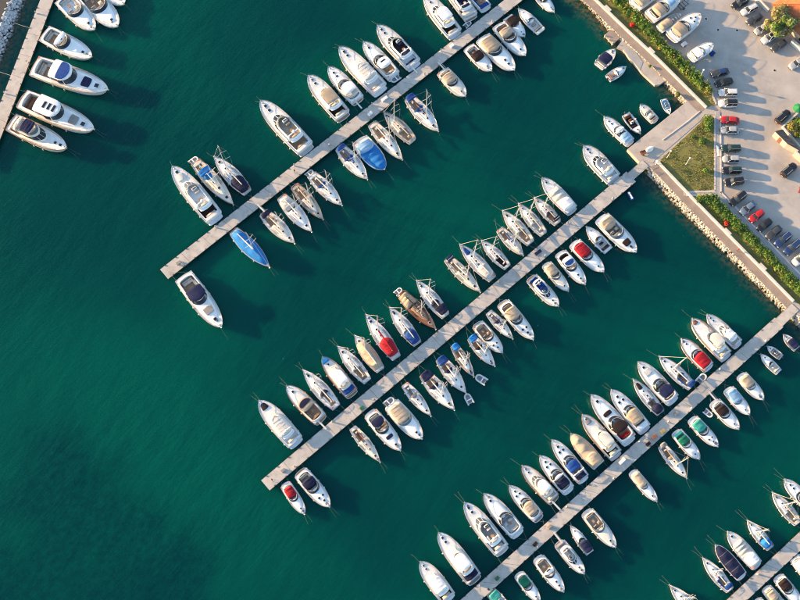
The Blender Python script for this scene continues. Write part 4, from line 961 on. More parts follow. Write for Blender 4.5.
# ------------------------------------------------------------------ the boats, row by row
# row | builder | stern x,y | bow x,y | beam | look | options          (picture coordinates)
TABLE = '''
L|exp|95,-25|124,4|17|white motorboat with only its bow tip in view|
L|exp|85,-7|118,26.5|18|white cruiser with a blue sun pad|hat=1 apad='B'
L|exp|62,-2|95,29.5|16|white cruiser with cream seats and one bow hatch|inn='seat' hat=1 sole='X'
L|exp|44,34|92.5,57|17|white cruiser with a navy helm cover|hpad='N' hard='W' hx=(.32,.44) hat=1 plat='D' c1=.46
L|exp|34,67|110,91|21|long white yacht with blue hardtop cover|hard='W' hx=(.27,.54) hpad='B' pad='N' padx=(.66,.77) c1=.5 plat='D' sole='D' pl=.05 rail='D' wsm='glass'
L|exp|22,100|96,130.5|20|long white yacht with three dark hardtop slots|hard='W' hx=(.24,.56) slots=3 pad='Y' padx=(.67,.78) plat='D' sole='D' rail='D' inn='V'
L|fly|11,123|68,149|18|cream trawler with timber rails and a navy canopy|rail='V' hull='E' fb='bim:N' aft='D' plat='D' front=.66
T|fly|215,219|172,166.5|18|white flybridge yacht with grey windscreen and dark stern|glass='smoke' fb='open' aft='K' plat='X' pad='L'
T|sail|195,162|234,205|15|ketch lying bow to the pier with turquoise covers|hood='C' bim='C' bx=(.22,.34) boom='J' mz=.72 rail='D' inn='D' hull='E' deck='E' tender=1 moorb=0
T|sail|248,193|213,155|16|white sailboat with a large navy cockpit cover|cov='N' vx=(.02,.40) boom='L'
T|fly|306,150|260,101|19|white flybridge yacht with tan flybridge bench and black windscreen|fb='open' fsole='T' inn='T' aft='D' plat='L' gap=1.2
T|fly|343,117|308,75|17|white flybridge yacht with a beige flybridge top|glass='L' fb='hard:T' aft='K' plat='D' fsole='T'
T|exp|358,101|328,66|15|white hardtop cruiser with a timber gangplank|hard='W' hx=(.18,.44) can='L' ch=.6 plat='D' gang=1 hat=2
T|fly|380,91|339,47|18|broad white flybridge yacht with covered flybridge|glass='L' defl='L' fb='cov:L' aft='X' plat='X' front=.66
T|exp|394,77|363,41|15|white cruiser with smoked windscreen and tender on its stern|hard='W' hx=(.2,.44) slots=1 tender=1 hat=1
T|fly|414,66|377,25|17|white flybridge yacht with navy seats and grey windscreen|fb='open' inn='N' fsole='K' aft='X' plat='X' gang=1
T|fly|455,35|424,-6|16|white flybridge yacht with dark stern openings|fb='hard:X' aft='K' plat='X' gap=1.5
T|fly|471,18|446,-20|15|white yacht with a navy cockpit canopy and trailing dinghy|fb='open' inn='N' fsole='N' afc='L'
T|exp|486,9|462,-22|13|white cruiser with blue cockpit cushions|inn='B' apad='B'
U|exp|183,276|222,328|18|large white yacht with black hardtop and grey sun pad|hard='N' hx=(.27,.50) pad='Y' padx=(.62,.74) plat='T' sole='D' pl=.04 c1=.47 dash='L'
U|sail|233,231|270,267|15|sailboat wrapped in a bright blue tarpaulin|full='C' vx=(.03,.93) mz=.85
U|sail|263,213|295,243|15|white sailboat with teak cockpit and navy bimini|bim='N' inn='D' hull='E' gang=1 mz=.9 bx=(.05,.17)
U|sail|281,197|312,231.5|15|pale grey sailboat with a grey cockpit cover|cov='L' vx=(.05,.35) boom='L' deck='X'
U|sail|294,186|323.5,219|13|sailboat with weathered teak deck and brown cockpit|deck='O' rail='D' inn='D' hull='E' boom='T'
U|sail|311,175|342.5,205|14|white sailboat with a white dinghy on its stern|hood='B' comp='B' tender=1 boom='L'
U|sail|339,147.5|368,179|15|white sailboat with blue bimini and blue sail cover|bim='B' bx=(.02,.13) hood='B' boom='B' 
U|cov|359,140|385,169|17|motorboat under a bright blue tarpaulin with pale stern|cov='C' vx=(.30,.98) cap='J' capx=(.10,.40) plat='L' ch=.6
U|sail|371.5,124|403,159.5|14|white sailboat with brown companionway and cream deck|inn='D' deck='E' comp='V' boom='L'
U|sail|413,142|383,110.5|15|old grey timber ketch lying bow to the pier|deck='O' rail='O' roof='E' inn='D' hull='E' boom='T' moorb=0 mx=.63
U|sail|408,98|439,131|15|white sailboat with navy blue bimini and sprayhood|bim='B' bx=(.0,.14) hood='B' boom='N'
U|exp|442,71|466,95.5|13|cream motorboat with a tan cockpit canopy|can='T' cx=(.14,.48) hat=1 gang=1 hull='E'
U|exp|468,47|492,70|12|small white cruiser with a brown black canopy|can='K' cx=(.25,.56) ch=1.15 hat=1 ws=0
U|exp|482,38|515,70|16|wide white cruiser with tan canopy and two bow hatches|can='T' cx=(.06,.44) hat=2 c1=.46
U|exp|498,25|526,55|14|white cruiser with a brown cockpit canopy and bow rail|can='T' cx=(.16,.40) hat=1 inn='D'
U|open|507,16.5|525.5,35|11|small white motorboat with a dark brown bimini|can='K' cx=(.12,.48) inn='seat' cabin=1 noeng=1
U|open|541.5,32|518.5,6.5|11|white fishing boat lying bow to the pier|cabin=1 hull='X' inn='T' noeng=1
U|open|536,-8|555,10.5|10|small white motorboat cut by the top edge|inn='K' cabin=1
M|fly|296,443|258.5,400|18|white trawler yacht with a black bow sun pad|glass='L' fb='cov:L' pad='K' padx=(.80,.93) aft='X' plat='X' front=.72
M|exp|321,420|286,385|16|brown timber-decked cruiser with a navy hardtop cover|hull='E' rail='V' hard='T' hx=(.30,.56) hpad='N' sole='D' inn='D' plat='D' nsd=1 gang=1
M|sail|337,408|302,368.5|16|white sailboat with a navy hooped sprayhood|hood='N' mz=.95 boom='L' inn='X' comp='K'
M|fly|352,394|322,356.5|15|timber-railed motorboat with white awning and blue aft cover|glass='L' defl='L' rail='V' hull='E' fb='hard:W' afc='B' front=.74 bag='C'
M|sail|368,382|337,345|15|white sailboat with open cockpit and grey companionway|inn='D' sole='D' comp='K' boom='L'
M|sail|381,371|354,334|15|sailboat under a beige and grey tarpaulin|full='T' vx=(.05,.80) mz=.95
M|sail|397,359|365,313|16|white sailboat with red cockpit and boom covers|cov='R' vx=(.06,.44) boom='R' mz=1.0
M|sail|418,345|389,306|15|white sailboat with royal blue cockpit cover|cov='B' vx=(.03,.36) boom='L'
M|sail|400,293|436.5,329|14|varnished brown wooden sailboat lying bow to the pier|hull='V' deck='V' rail='V' roof='D' full='T' vx=(.04,.34) inn='V' tender=1 mz=.75 boom='K' moorb=0
M|sail|446,317|416,279|15|white sailboat with a black-navy aft canopy|bim='N' bx=(.02,.24) boom='L' hood='N'
M|sail|446.5,258|481,292|13|cream sailboat lying bow to the pier with grey transom|hull='E' deck='E' inn='seat' boom='L' moorb=0 solar=1
M|sail|493,280|459,243|15|white sailboat with a navy bag on its foredeck|fbag='B' cov='L' vx=(.05,.40) boom='L'
M|sail|508,268|481,239|13|white sailboat with a black cockpit hatch|comp='K' inn='K' sole='K' boom='L'
M|sail|499,229|524,255|12|sailboat bow to the pier with blue striped cover|boom='B' deck='E' inn='D' moorb=0 fbag='L'
M|sail|531,244|502,209|15|white sailboat with wide brown cockpit|inn='D' sole='D' boom='T' deck='E'
M|sail|544,235|518,202|13|slim white sailboat with cream deck|deck='E' inn='seat' sole='L' boom='T'
M|sail|558,224|534,196|13|white sailboat with blue solar panels aft|solar=1 deck='E' hood='N' boom='T'
M|cov|572,211|542,177|15|motorboat wrapped in a white cover|cov='L' vx=(.10,.66) plat='L' cap='W' capx=(.06,.34) ch=.6
M|fly|614,180|583.5,145|17|white flybridge yacht moored next to the stone platform|fb='open' inn='L' aft='X' plat='X' front=.68
N|exp|285,484|304.5,514|11|small white cruiser with red canopy|can='R' cx=(.10,.46) hat=1 ws=1 ch=.95 hull='W'
N|exp|300,472|330,507|15|white cruiser with a rounded navy canopy|can='N' cx=(.20,.44) hat=3 plat='D' cn=.1
N|sail|352,427.5|380.5,462|12|cream sailboat with long teak cockpit|inn='D' sole='V' deck='E' hull='E' mz=.0
N|exp|370,413|401,450.5|15|white cruiser with navy oval hardtop and black windscreen|hard='N' hx=(.16,.36) hat=3 pad='N' padx=(.60,.68) c1=.46
N|exp|391,404|422.5,439|17|white cruiser with beige canopy and dinghy astern|can='T' cx=(.06,.50) tender=1 hat=1 wsm='smoke'
N|sail|404,384|431.5,416|12|white sailboat with a grey sprayhood and no covers|hood='Y' inn='J' boom='L' mz=.0
N|sail|423,373|455,410|17|broad white sailboat with navy bimini and sprayhood|bim='N' bx=(.0,.20) hood='N' boom='L'
N|sail|439,358|466.5,393|15|white sailboat with royal blue bimini, dinghy at bow|bim='B' bx=(.0,.20) hood='N' boom='L' moorb=0
N|sail|453,345|474.5,376.5|11|tan-decked sailboat with bright blue bimini, dinghy at bow|bim='C' bx=(.0,.20) deck='O' boom='L' inn='D' moorb=0 
N|sail|470,337|495.5,366|13|white sailboat with a bright blue bimini|bim='C' bx=(.0,.18) hood='K' boom='L'
N|exp|477,324|503,352.5|13|white cruiser with open tan cockpit|inn='T' sole='D' hat=3 plat='T'
N|sail|488,312|513.5,338.5|11|small white sailboat with navy sprayhood|hood='N' boom='N' inn='X' mz=.6
N|exp|502.5,303|534,339.5|14|white cruiser with beige rounded canopy and pale deck|can='T' cx=(.16,.46) inn='T' hat=3 plat='T'
N|fly|531,278|559,306|13|white flybridge boat with blue helm seats|fb='open' inn='B' fsole='B' aft='D' plat='D'
N|exp|546,264|569,290.5|11|small cruiser with beige canopy and grey windscreen|can='T' cx=(.05,.42) hat=1 wsm='smoke' hull='E'
N|exp|560,253|586,284|13|white cruiser with a royal blue hardtop cover|hard='W' hx=(.18,.44) hpad='B' inn='K' hat=2
N|exp|574,243|604.5,271.5|14|white cruiser with bright red canopy|can='R' cx=(.08,.46) hat=1
N|open|609,251|586.5,225|12|white motorboat lying bow to the pier with dark windscreen|cabin=1 inn='K' noeng=1
N|exp|601,218|637,252|17|white cruiser with beige canopy and black deck pads|can='T' cx=(.05,.30) hat=2 pad='K' padx=(.66,.80) wsm='smoke'
Q|open|598.5,66.5|616,47|12|white workboat with a black solar roof|can='N' cx=(.14,.62) noeng=1
Q|open|608,78.5|627,64.5|9.5|small white motorboat with brown seats|inn='V' cabin=1
Q|exp|630.5,143|604,115.5|12|white cruiser with pale blue canopy|can='J' cx=(.05,.32) hat=2 hard='W' hx=(.36,.50) hpad='T'
Q|open|625.5,113.5|641.5,132|9|small white motorboat with maroon seats|inn='V' fore='K' sole='K'
Q|exp|655.5,121|641,103|10|cream motorboat with canvas foredeck|can='E' cx=(.2,.46) hat=1 hull='E' inn='D' sole='D' ch=.7
Q|open|663.5,98.5|671,112|6|tiny pale blue rowing boat|hull='J' sole='L' inn='J' noeng=1
P|fly|449,599|420,561|17|white flybridge yacht with dark aft windows|glass='L' defl='L' fb='cov:W' aft='K' plat='X'
P|fly|474.5,580|438,532|18|white flybridge yacht with navy aft canopy|glass='L' defl='L' fb='hard:W' afc='N' plat='Y' fsole='T' inn='T'
P|fly|502,551|464,502|18|white flybridge yacht with grey smoked flybridge|fb='open' fsole='Y' inn='L' aft='Y' plat='L' glass='smoke'
P|exp|518,534|484,493|17|white cruiser with dark oval windscreen|hat=1 inn='L' sole='L' c1=.42 plat='W' 
P|exp|538.5,518|509.5,485|14|white cruiser with tan canopy and grey bathing platform|can='T' cx=(.12,.46) hat=3 plat='Y' pl=.08
P|fly|554,500|522,465|15|cream trawler with white awning and gangplank|glass='smoke' hull='E' fb='hard:W' aft='X' gang=1 rail='D'
P|exp|569,491|540,455|15|white cruiser with navy oval canopy in white ring|can='N' cx=(.09,.34) hat=3 hard='W' hx=(.34,.42) cn=.1 ch=.8
P|exp|583.5,480|552,439|15|white cruiser with royal blue cockpit and white arch|can='B' cx=(.22,.46) apad='N' arch=1 hat=3 plat='W'
P|cov|599.5,466|571,433|15|motorboat wholly under a beige tarpaulin|cov='T' vx=(.02,.97) cap='T' capx=(.05,.38)
P|fly|616,456|582,414|16|brown-railed motor yacht with white awning and grey pad|glass='L' defl='L' fb='hard:E' rail='D' pad='Y' padx=(.78,.90) aft='K' plat='X' hull='E'
P|exp|629.5,441|591,394|18|large white cruiser with dark maroon canopy|hard='K' hx=(.18,.38) hat=2 inn='R' pad='K' padx=(.54,.62) c1=.42 plat='X'
P|exp|645,430|611,389|16|white cruiser with beige oval canopy and pale stern|can='T' cx=(.16,.48) hat=3 apad='X' plat='X'
P|sail|661,414|633,378|14|white sailboat with a navy aft cover|cov='N' vx=(.01,.26) boom='L' mz=0 fbag='K'
P|exp|673,401|638,361|17|white cruiser with navy oval hardtop cover|hard='N' hx=(.10,.34) hat=3 pad='L' c1=.44
P|sail|692,388|659,355|15|white sailboat with blue stern canopy and turquoise cushions|bim='B' bx=(.0,.12) inn='C' sole='D' boom='L' hood='N'
P|exp|709,368|681.5,338|15|cruiser with timber rail and crimson canopy|can='R' cx=(.04,.46) rail='V' hat=1 ch=1.1 hull='W'
P|fly|726,357|691.5,318|16|white trawler with brown foredeck and beige flybridge|glass='L' fb='hard:E' pad='V' padx=(.86,.96) aft='X' plat='X' rail='D'
P|fly|738,345|707,314|13|white sport fisher with long bow pulpit|glass='smoke' fb='cov:W' aft='X' plat='X' front=.62
R|open|489,590|512,614|12|white motorboat with teal cover at the bottom edge|can='Q' hull='W' cx=(.1,.4)
R|exp|518.5,574|540.5,602|12|white cruiser with dark green canopy|can='G' cx=(.10,.44) hat=1
R|exp|538,558|564.5,592|14|white cruiser with cream cockpit and two hatches|inn='T' sole='T' hat=2 hard='W' hx=(.34,.46) slots=1
R|fly|559,543|585,574|13|white flybridge boat with gangplank|fb='open' gang=1 aft='X' inn='Y'
R|open|590.5,553.5|571,525|10|slim motorboat bow to the pier with navy roof|can='N' cx=(.04,.42) cabin=1 noeng=1 hull='W'
R|exp|586.5,512|616.5,547.5|15|cream cruiser with tan open cockpit|inn='T' sole='T' hull='E' hat=1 wsm='smoke' c1=.48
R|exp|632.5,472|658,501.5|11|lone white cruiser with tan canopy, gap on both sides|can='T' cx=(.05,.50) hat=1 wsm='smoke'
R|sail|660.5,445|688,478.5|13|white sailboat with cluttered dark stern|inn='D' bim='Y' bx=(-.04,.08) boom='T' hood='T'
R|exp|676,432|700.5,459|13|white cruiser with emerald green cockpit|can='G' cx=(.18,.46) inn='Q' apad='Q' hat=1 wsm='smoke' ch=.8
R|exp|692,419|719,446.5|13|white cruiser with turquoise canopy|can='Q' cx=(.08,.44) hat=3
R|exp|714,402|740,429|14|white cruiser with black-brown canopy and gangplank|can='K' cx=(.16,.46) gang=1 hat=1
R|exp|728,389|750.5,414.5|13|white cruiser with pale blue canopy and blue deck|can='J' cx=(.04,.52) hat=1 wsm='smoke'
R|exp|741,375|764.5,399.5|13|white cruiser with beige canopy and dark hatch|can='T' cx=(.06,.48) hat=1 wsm='smoke'
R|open|779.5,372.5|762,353|9|small white fishing boat bow to the pier|cabin=1 hull='W' noeng=1
R|open|782,357.5|769,345|7.5|small white open boat bow to the pier|hull='W' inn='Y' sole='Y'
R|open|797.5,349|785,333|9|small motorboat with navy cover beside the gangway|can='N' cx=(.05,.6)
C|sail|700,617|670,584.5|15|white sailboat cut by the bottom edge|boom='L'
C|sail|730,591|703,557|14|white sailboat with blue cockpit cushions|inn='B' comp='B' bim='B' bx=(.06,.18) boom='L' mz=.55
C|cov|742,577|716,544.5|14|motorboat under a dark navy tarpaulin|cov='N' vx=(.02,.95) plat='W' ch=.7
C|cov|757,566|728,531|15|motorboat with cream deck and white cover|cov='L' vx=(.30,.70) cap='W' capx=(.04,.36) plat='W' ch=.6
C|sail|770.5,549|748,519.5|13|white sailboat with a bright blue cockpit cover|cov='C' vx=(.04,.34) boom='L' mz=.8
C|sail|798,524|773,491.5|14|pale sailboat with beige cockpit|inn='T' sole='T' boom='T' deck='E' mz=.9
C|exp|815,512|785,478.5|14|white cruiser cut by the right edge|hat=2
D|exp|757,600|778,624|12|white motorboat barely in view at the bottom edge|hat=1
D|exp|766,588|789,614|13|cream motorboat cut by the bottom edge|can='T' hull='E' hat=1
D|exp|778,577|803,606|14|white cruiser with a dark brown canopy|can='K' cx=(.10,.46) hat=1
D|exp|794,557|818,585|14|white motorboat cut by the right edge|can='W' hat=1
'''
ORD = ['first', 'second', 'third', 'fourth', 'fifth', 'sixth', 'seventh', 'eighth', 'ninth', 'tenth', 'eleventh', 'twelfth', 'thirteenth', 'fourteenth', 'fifteenth', 'sixteenth', 'seventeenth', 'eighteenth', 'nineteenth']
PLACE = {'L': '{} from the top at left pier', 'T': '{} from left above top pier', 'U': '{} from left below top pier',
         'M': '{} from left above middle pier', 'N': '{} from left below middle pier', 'Q': 'in the basin beside the stone platform',
         'P': '{} from left above lower pier', 'R': '{} from left below lower pier',
         'C': '{} from left above corner pier', 'D': '{} from left below corner pier'}
GROUPS = {'L': 'boats moored at the left pier', 'T': 'boats moored at the top pier', 'U': 'boats moored at the top pier', 'M': 'boats moored at the middle pier',
          'N': 'boats moored at the middle pier', 'Q': 'small boats in the basin', 'P': 'boats moored at the lower pier', 'R': 'boats moored at the lower pier',
          'C': 'boats moored at the corner pier', 'D': 'boats moored at the corner pier'}
KINDS = {'fly': ('motor_yacht', 'yacht'), 'exp': ('cabin_cruiser', 'motorboat'), 'sail': ('sailboat', 'sailboat'), 'cov': ('covered_motorboat', 'motorboat'), 'open': ('small_motorboat', 'motorboat')}
BUILD = {'fly': build_fly, 'exp': build_exp, 'sail': build_sail, 'cov': build_cov, 'open': build_open}

def make_boat(kind, stern, bow, beam, opts, zref=.7, z0=0.0):
    a, c = at(*stern, zref + z0), at(*bow, zref + 1.0 + z0); a.z = c.z = 0
    d = c - a; Lw = d.length; lp = math.dist(stern, bow)
    b = Boat(KINDS[kind][0], kind, ((a.x + c.x) / 2, (a.y + c.y) / 2, z0), math.atan2(d.y, d.x), Lw * .965, beam * Lw / lp * (.98 if kind == 'sail' else 1.10), opts)
    BUILD[kind](b); return b

count = {}
for line in TABLE.strip().splitlines():
    row, kind, st, bw, beam, look, opt = line.split('|')
    o = eval('dict(' + ','.join(opt.split()) + ')') if opt.strip() else {}
    stern = tuple(map(float, st.split(','))); bow = tuple(map(float, bw.split(',')))
    b = make_boat(kind, stern, bow, float(beam), o)
    rev = 'bow to the pier' in look or o.get('moorb') == 0
    if b.L > 6: b.fenders(4 if b.L > 13 else 3)
    if 'lying bow' in look or (rev and kind == 'open'): b.moor_by_bow()
    elif b.L > 6: b.moor(o.get('moorb', 1), row != 'Q')
    else: b.moor(False, row != 'Q')
    b.gear()
    if o.get('gang'): b.gangplank()
    if o.get('bag'):
        mb = MB(); mb.house(b.X(.86), b.X(.98), lambda x: b.w(x) * .8, .3, .1, [(b.zt(.9), 0, 0, 0), (b.zt(.9) + .25, .05, .05, .05)], .05, True, 8); b.part('bow_cover', mb, o['bag'])
    k = count.get(row, 0); count[row] = k + 1
    lab = look + ', ' + PLACE[row].format(ORD[k]) if row != 'Q' else look + ' ' + PLACE[row]
    tag(b.root, lab, KINDS[kind][1], GROUPS[row])
    for t, cr in DINGHIES:
        if cr is b and 'label' not in t: tag(t, 'pale inflatable dinghy on the stern of the ' + ORD[k] + ' boat ' + PLACE[row].split('} ')[1].replace('from', 'from'), 'dinghy', 'inflatable dinghies')

# tenders afloat
def float_dinghy(label, tail, nose, mat='rib'):
    a, c = at(*tail, .2), at(*nose, .2); d = c - a; m = (a + c) / 2
    make_dinghy(label, None, (m.x, m.y, -.08), math.atan2(d.y, d.x), d.length, mat)
float_dinghy('pale inflatable dinghy nosed against the boat with royal blue bimini', (471.5, 404), (466, 394))
float_dinghy('larger pale inflatable dinghy ahead of the tan-decked sailboat', (486.5, 382.5), (476, 376))
float_dinghy('white inflatable dinghy between crimson-canopied cruiser and the pier', (698, 383), (705.5, 374.5), 'X')
float_dinghy('white inflatable dinghy floating beside the turquoise-canopied cruiser', (704.5, 410), (712, 416.5), 'X')
float_dinghy('white inflatable dinghy astern of the navy-canopied yacht at top pier', (464.5, 27), (470.5, 21.5), 'X')

# ------------------------------------------------------------------ plants
M['leaf'] = material('hedge_leaves', (.105, .185, .022), .6, .3, .5, island=.5, spec=.3)
M['leaf2'] = material('dark_hedge_leaves', (.05, .115, .018), .6, .3, .5, island=.5, spec=.3)
M['leaf3'] = material('dry_yellow_leaves', (.20, .17, .035), .6, .3, .5, island=.45, spec=.3)
M['leafr'] = material('red_blossom', (.50, .035, .02), .6, .2, .8, island=.35, spec=.2)
M['leafp'] = material('pale_blossom', (.45, .36, .26), .6, .2, .8, island=.35, spec=.2)
M['bark'] = material('bark', (.11, .08, .055), .9, .3, 3, bump=.6, bscale=15)

def leaves(mb, c, rad, n, size, rg, shell=.45):
    for _ in range(n):
        while True:
            d = Vector((rg.gauss(0, 1), rg.gauss(0, 1), rg.gauss(0, 1)))
            if d.length > .01: break
        d.normalize(); k = shell + (1 - shell) * rg.random() ** .6
        p = Vector((c[0] + d.x * rad[0] * k, c[1] + d.y * rad[1] * k, max(c[2] + d.z * rad[2] * k, .05)))
        a = Vector((rg.gauss(0, 1), rg.gauss(0, 1), rg.gauss(0, .6))).normalized()
        nrm = (d + Vector((rg.gauss(0, .5), rg.gauss(0, .5), rg.gauss(0, .5) + .5))).normalized()
        b_ = nrm.cross(a)
        if b_.length < .05: continue
        b_.normalize(); a = b_.cross(nrm); s = size * rg.uniform(.6, 1.3)
        mb.add([p - a * s * .6, p + b_ * s * .32 + nrm * s * .08, p + a * s * .6, p - b_ * s * .32 + nrm * s * .08], [(0, 1, 2, 3)])

def hedge(label, spans, seed, hgt=1.7, mats=('leaf', 'leaf2', 'leaf3')):
    """spans: (px, py, px, py, width m) axis pieces of the hedge"""
    rg = random.Random(seed); base = at(spans[0][0], spans[0][1], GZ + .1); t = empty('hedge', base)
    mbs = [MB() for _ in mats]; st = MB()
    for x0, y0, x1, y1, wd in spans:
        a, c = at(x0, y0, GZ + .1) - base, at(x1, y1, GZ + .1) - base; n = max(1, int((c - a).length / .55)); d = (c - a).normalized(); nr = Vector((-d.y, d.x, 0))
        for k in range(n):
            for j in range(4):
                q = a.lerp(c, (k + rg.random()) / n) + nr * rg.uniform(-.5, .5) * (wd - .9)
                r = rg.uniform(.55, .95); h = hgt * rg.uniform(.7, 1.12)
                m = rg.choices(range(len(mats)), (5, 4, .8)[:len(mats)])[0]
                leaves(mbs[m], (q.x, q.y, h * .52), (r, r, h * .52), int(80 * r), .30, rg)
            q = a.lerp(c, k / n); st.tube([(q.x, q.y, -.1), (q.x + rg.uniform(-.2, .2), q.y + rg.uniform(-.2, .2), hgt * .7)], .05, 5, .02)
    for m, mm in zip(mbs, mats): tag(m.build('foliage', M[mm], t, 0), kind='stuff')
    tag(st.build('stems', M['bark'], t), kind='stuff')
    return tag(t, label, 'hedge')
hedge('long dense hedge between the upper promenade and the boat yard', [(590, -26, 619.5, 3, 3.0), (619.5, 3, 648, 32, 3.3), (648, 32, 667, 52, 3.0), (667, 52, 689, 73, 3.2), (689, 73, 704, 88, 3.0)], 11, 1.9)
hedge('long dense hedge between the lower promenade and parked cars', [(697, 199, 715, 199, 1.9), (711, 200, 735, 224, 2.9), (735, 224, 760, 249, 2.7), (760, 249, 785, 275, 2.6), (785, 275, 830, 322, 2.6)], 12, 1.5)
hedge('short clipped hedge on the corner of the triangular lawn', [(708, 118.5, 708.5, 130, 2.1)], 13, 1.5, ('leaf', 'leaf2'))

def bush(label, px, py, r, h, mats, seed, n=420, name='shrub', cat='shrub', size=.26):
    rg = random.Random(seed); base = at(px, py, GZ + .1); t = empty(name, base)
    for i, m in enumerate(mats):
        mb = MB()
        for k in range(5):
            a = rg.uniform(0, 6.28); q = rg.uniform(0, .45) * r
            leaves(mb, (math.cos(a) * q, math.sin(a) * q, h * rg.uniform(.4, .6)), (r * .62, r * .62, h * .42), n // (5 * len(mats)), size, rg)
        tag(mb.build('foliage', M[m], t, 0), kind='stuff')
    mb = MB()
    for k in range(4): a = rg.uniform(0, 6.28); mb.tube([(0, 0, -.1), (math.cos(a) * r * .3, math.sin(a) * r * .3, h * .6)], .05, 5, .02)
    mb.build('stem', M['bark'], t)
    return tag(t, label, cat)
bush('red blossoming shrub beside the upper hedge', 632, 26, .75, 1.1, ('leafr', 'leafr'), 21, 500)
bush('red blossoming shrub beside the lower hedge', 726, 224, .75, 1.1, ('leafr', 'leafr'), 22, 500)
bush('yellowish dry bush at the end of the upper hedge', 707.5, 92, 1.5, 1.8, ('leaf3', 'leaf'), 23, 900)
bush('small green bush growing on the rocks beside platform', 677.5, 95, .8, .9, ('leaf3', 'leaf2'), 24, 420)
bush('round green bush in the middle of the triangular lawn', 702, 142.5, 1.15, 1.4, ('leaf', 'leaf2'), 25, 700)
bush('small dark bush at the lower end of the lawn', 704.5, 171.5, .85, 1.3, ('leaf2', 'leaf'), 26, 500)
bush('low sparse bush at the upper edge of the lawn', 693, 137, .6, .8, ('leaf2',), 27, 220)
bush('tiny plant on the concrete landing', 650, 66.5, .5, .6, ('leaf2',), 28, 200)

def tree(label, px, py, zc, r, h, mats, seed, n=5200, size=.34):
    rg = random.Random(seed); c = at(px, py, zc); base = Vector((c.x, c.y, GZ)); t = empty('broadleaf_tree', base)
    tr = MB(); tr.tube([(0, 0, -.2), (.1, .05, h * .3), (.05, -.05, h * .55)], .24, 8, .14); tk = tr.build('trunk', M['bark'], t)
    tops = []
    for k in range(24):
        a = rg.uniform(0, 6.28); q = r * rg.uniform(.2, .85); z = h * rg.uniform(.48, .95) * (1 - .2 * q / r)
        tops.append((math.cos(a) * q, math.sin(a) * q, z))
    for p in tops[:9]:
        mb = MB(); mb.tube([(.05, 0, h * .4), (p[0] * .5, p[1] * .5, (h * .4 + p[2]) / 2), p], .09, 5, .03); mb.build('limb', M['bark'], tk)
    mbs = [MB() for _ in mats]
    for p in tops:
        m = rg.choices(range(len(mats)), (5, 3, 2)[:len(mats)])[0]; k = rg.uniform(.2, .42) * r
        m = m % 2; leaves(mbs[m], p, (k, k, k * .75), n // len(tops), size, rg, .3)
        if len(mats) > 2: leaves(mbs[2], p, (k * 1.05, k * 1.05, k * .8), n // len(tops) // 9, size, rg, .7)
    cr = [tag(m.build('crown', M[mm], t, 0), kind='stuff') for m, mm in zip(mbs, mats)]
    return tag(t, label, 'tree')
tree('broad yellow-green tree beside the orange tiled roof', 778.5, 22.5, 4.4, 4.0, 6.3, ('leaf', 'leaf3', 'leafp'), 31, 15000)
tree('spreading olive tree inside the white-walled planter', 802, 129, 2.8, 3.6, 4.4, ('leaf2', 'leaf3', 'leaf'), 32, 7500)
for i, (x, y) in enumerate(((791, 127), (797, 121), (797, 136))):
    bush(('low olive bush in the left tip of the planter', 'low olive bush in the upper part of the planter', 'low olive bush in the lower part of the planter')[i], x, y, 1.2, 1.0, ('leaf2', 'leaf3'), 40 + i, 800)

# rough grass standing above the mown turf
def tufts(label, poly, n, seed):
    rg = random.Random(seed); P = lines_px(poly, GZ + .1); mb = [MB(), MB()]; k = 0
    x0, x1 = min(p.x for p in P), max(p.x for p in P); y0, y1 = min(p.y for p in P), max(p.y for p in P)
    def inside(x, y):
        c = False
        for a, b in zip(P, P[1:] + P[:1]):
            if (a.y > y) != (b.y > y) and x < (b.x - a.x) * (y - a.y) / (b.y - a.y) + a.x: c = not c
        return c
    from mathutils import noise as mn
    while k < n:
        x, y = rg.uniform(x0, x1), rg.uniform(y0, y1)
        if not inside(x, y): continue
        k += 1
        f = mn.noise(Vector((x * .35, y * .35, seed)))
        if f < rg.uniform(-.45, .35): continue
        h = rg.uniform(.10, .24); a = rg.uniform(0, 6.28); c, s_ = math.cos(a) * .09, math.sin(a) * .09
        mb[rg.random() < .7].add([(x - c, y - s_, GZ + .09), (x + c, y + s_, GZ + .09), (x + c * .5 - s_ * 1.5, y + s_ * .5 + c * 1.5, GZ + .1 + h)], [(0, 1, 2)])
    t = empty('rough_grass', (0, 0, 0))
    for m, mm in zip(mb, ('leaf', 'leaf3')): tag(m.build('grass_blades', M[mm], t, 0), kind='stuff')
    tag(t, label, 'grass', kind='stuff')
tufts('rough grass on the triangular lawn', [(659.5, 160.5), (700, 123), (704.5, 116.5), (714, 116.5), (714.5, 190), (686, 191)], 4000, 3)
tufts('rough grass along the upper hedge', [(p[0] + 2, p[1] - 1.4) for p in WU[1:]] + KU[::-1][:-1], 3500, 5)
tufts('rough grass along the lower hedge', [(694, 197.5)] + [(p[0] + 2, p[1] - 1.4) for p in WL[1:]] + [(805, 292)] + KL[:3][::-1], 3500, 9)

# ------------------------------------------------------------------ cars
def paint(name, c, r=.25): return material(name, c, r, .04, 1, coat=.6, spec=.5)
PAINT = {'white': paint('white_car_paint', (.62, .62, .61)), 'silver': paint('silver_car_paint', (.36, .37, .38)), 'black': paint('black_car_paint', (.012, .012, .014)),
         'grey': paint('dark_grey_car_paint', (.05, .053, .06)), 'red': paint('red_car_paint', (.42, .012, .016)), 'blue': paint('blue_car_paint', (.018, .04, .12)),
         'steel': paint('steel_blue_car_paint', (.12, .17, .24)), 'green': paint('dark_green_car_paint', (.012, .035, .032))}
M['lamp'] = material('headlamp_glass', (.6, .6, .6), .1); M['tail'] = material('tail_lamp', (.30, .01, .01), .2)
M['carglass'] = material('car_glass', (.018, .024, .028), .08, spec=.6)

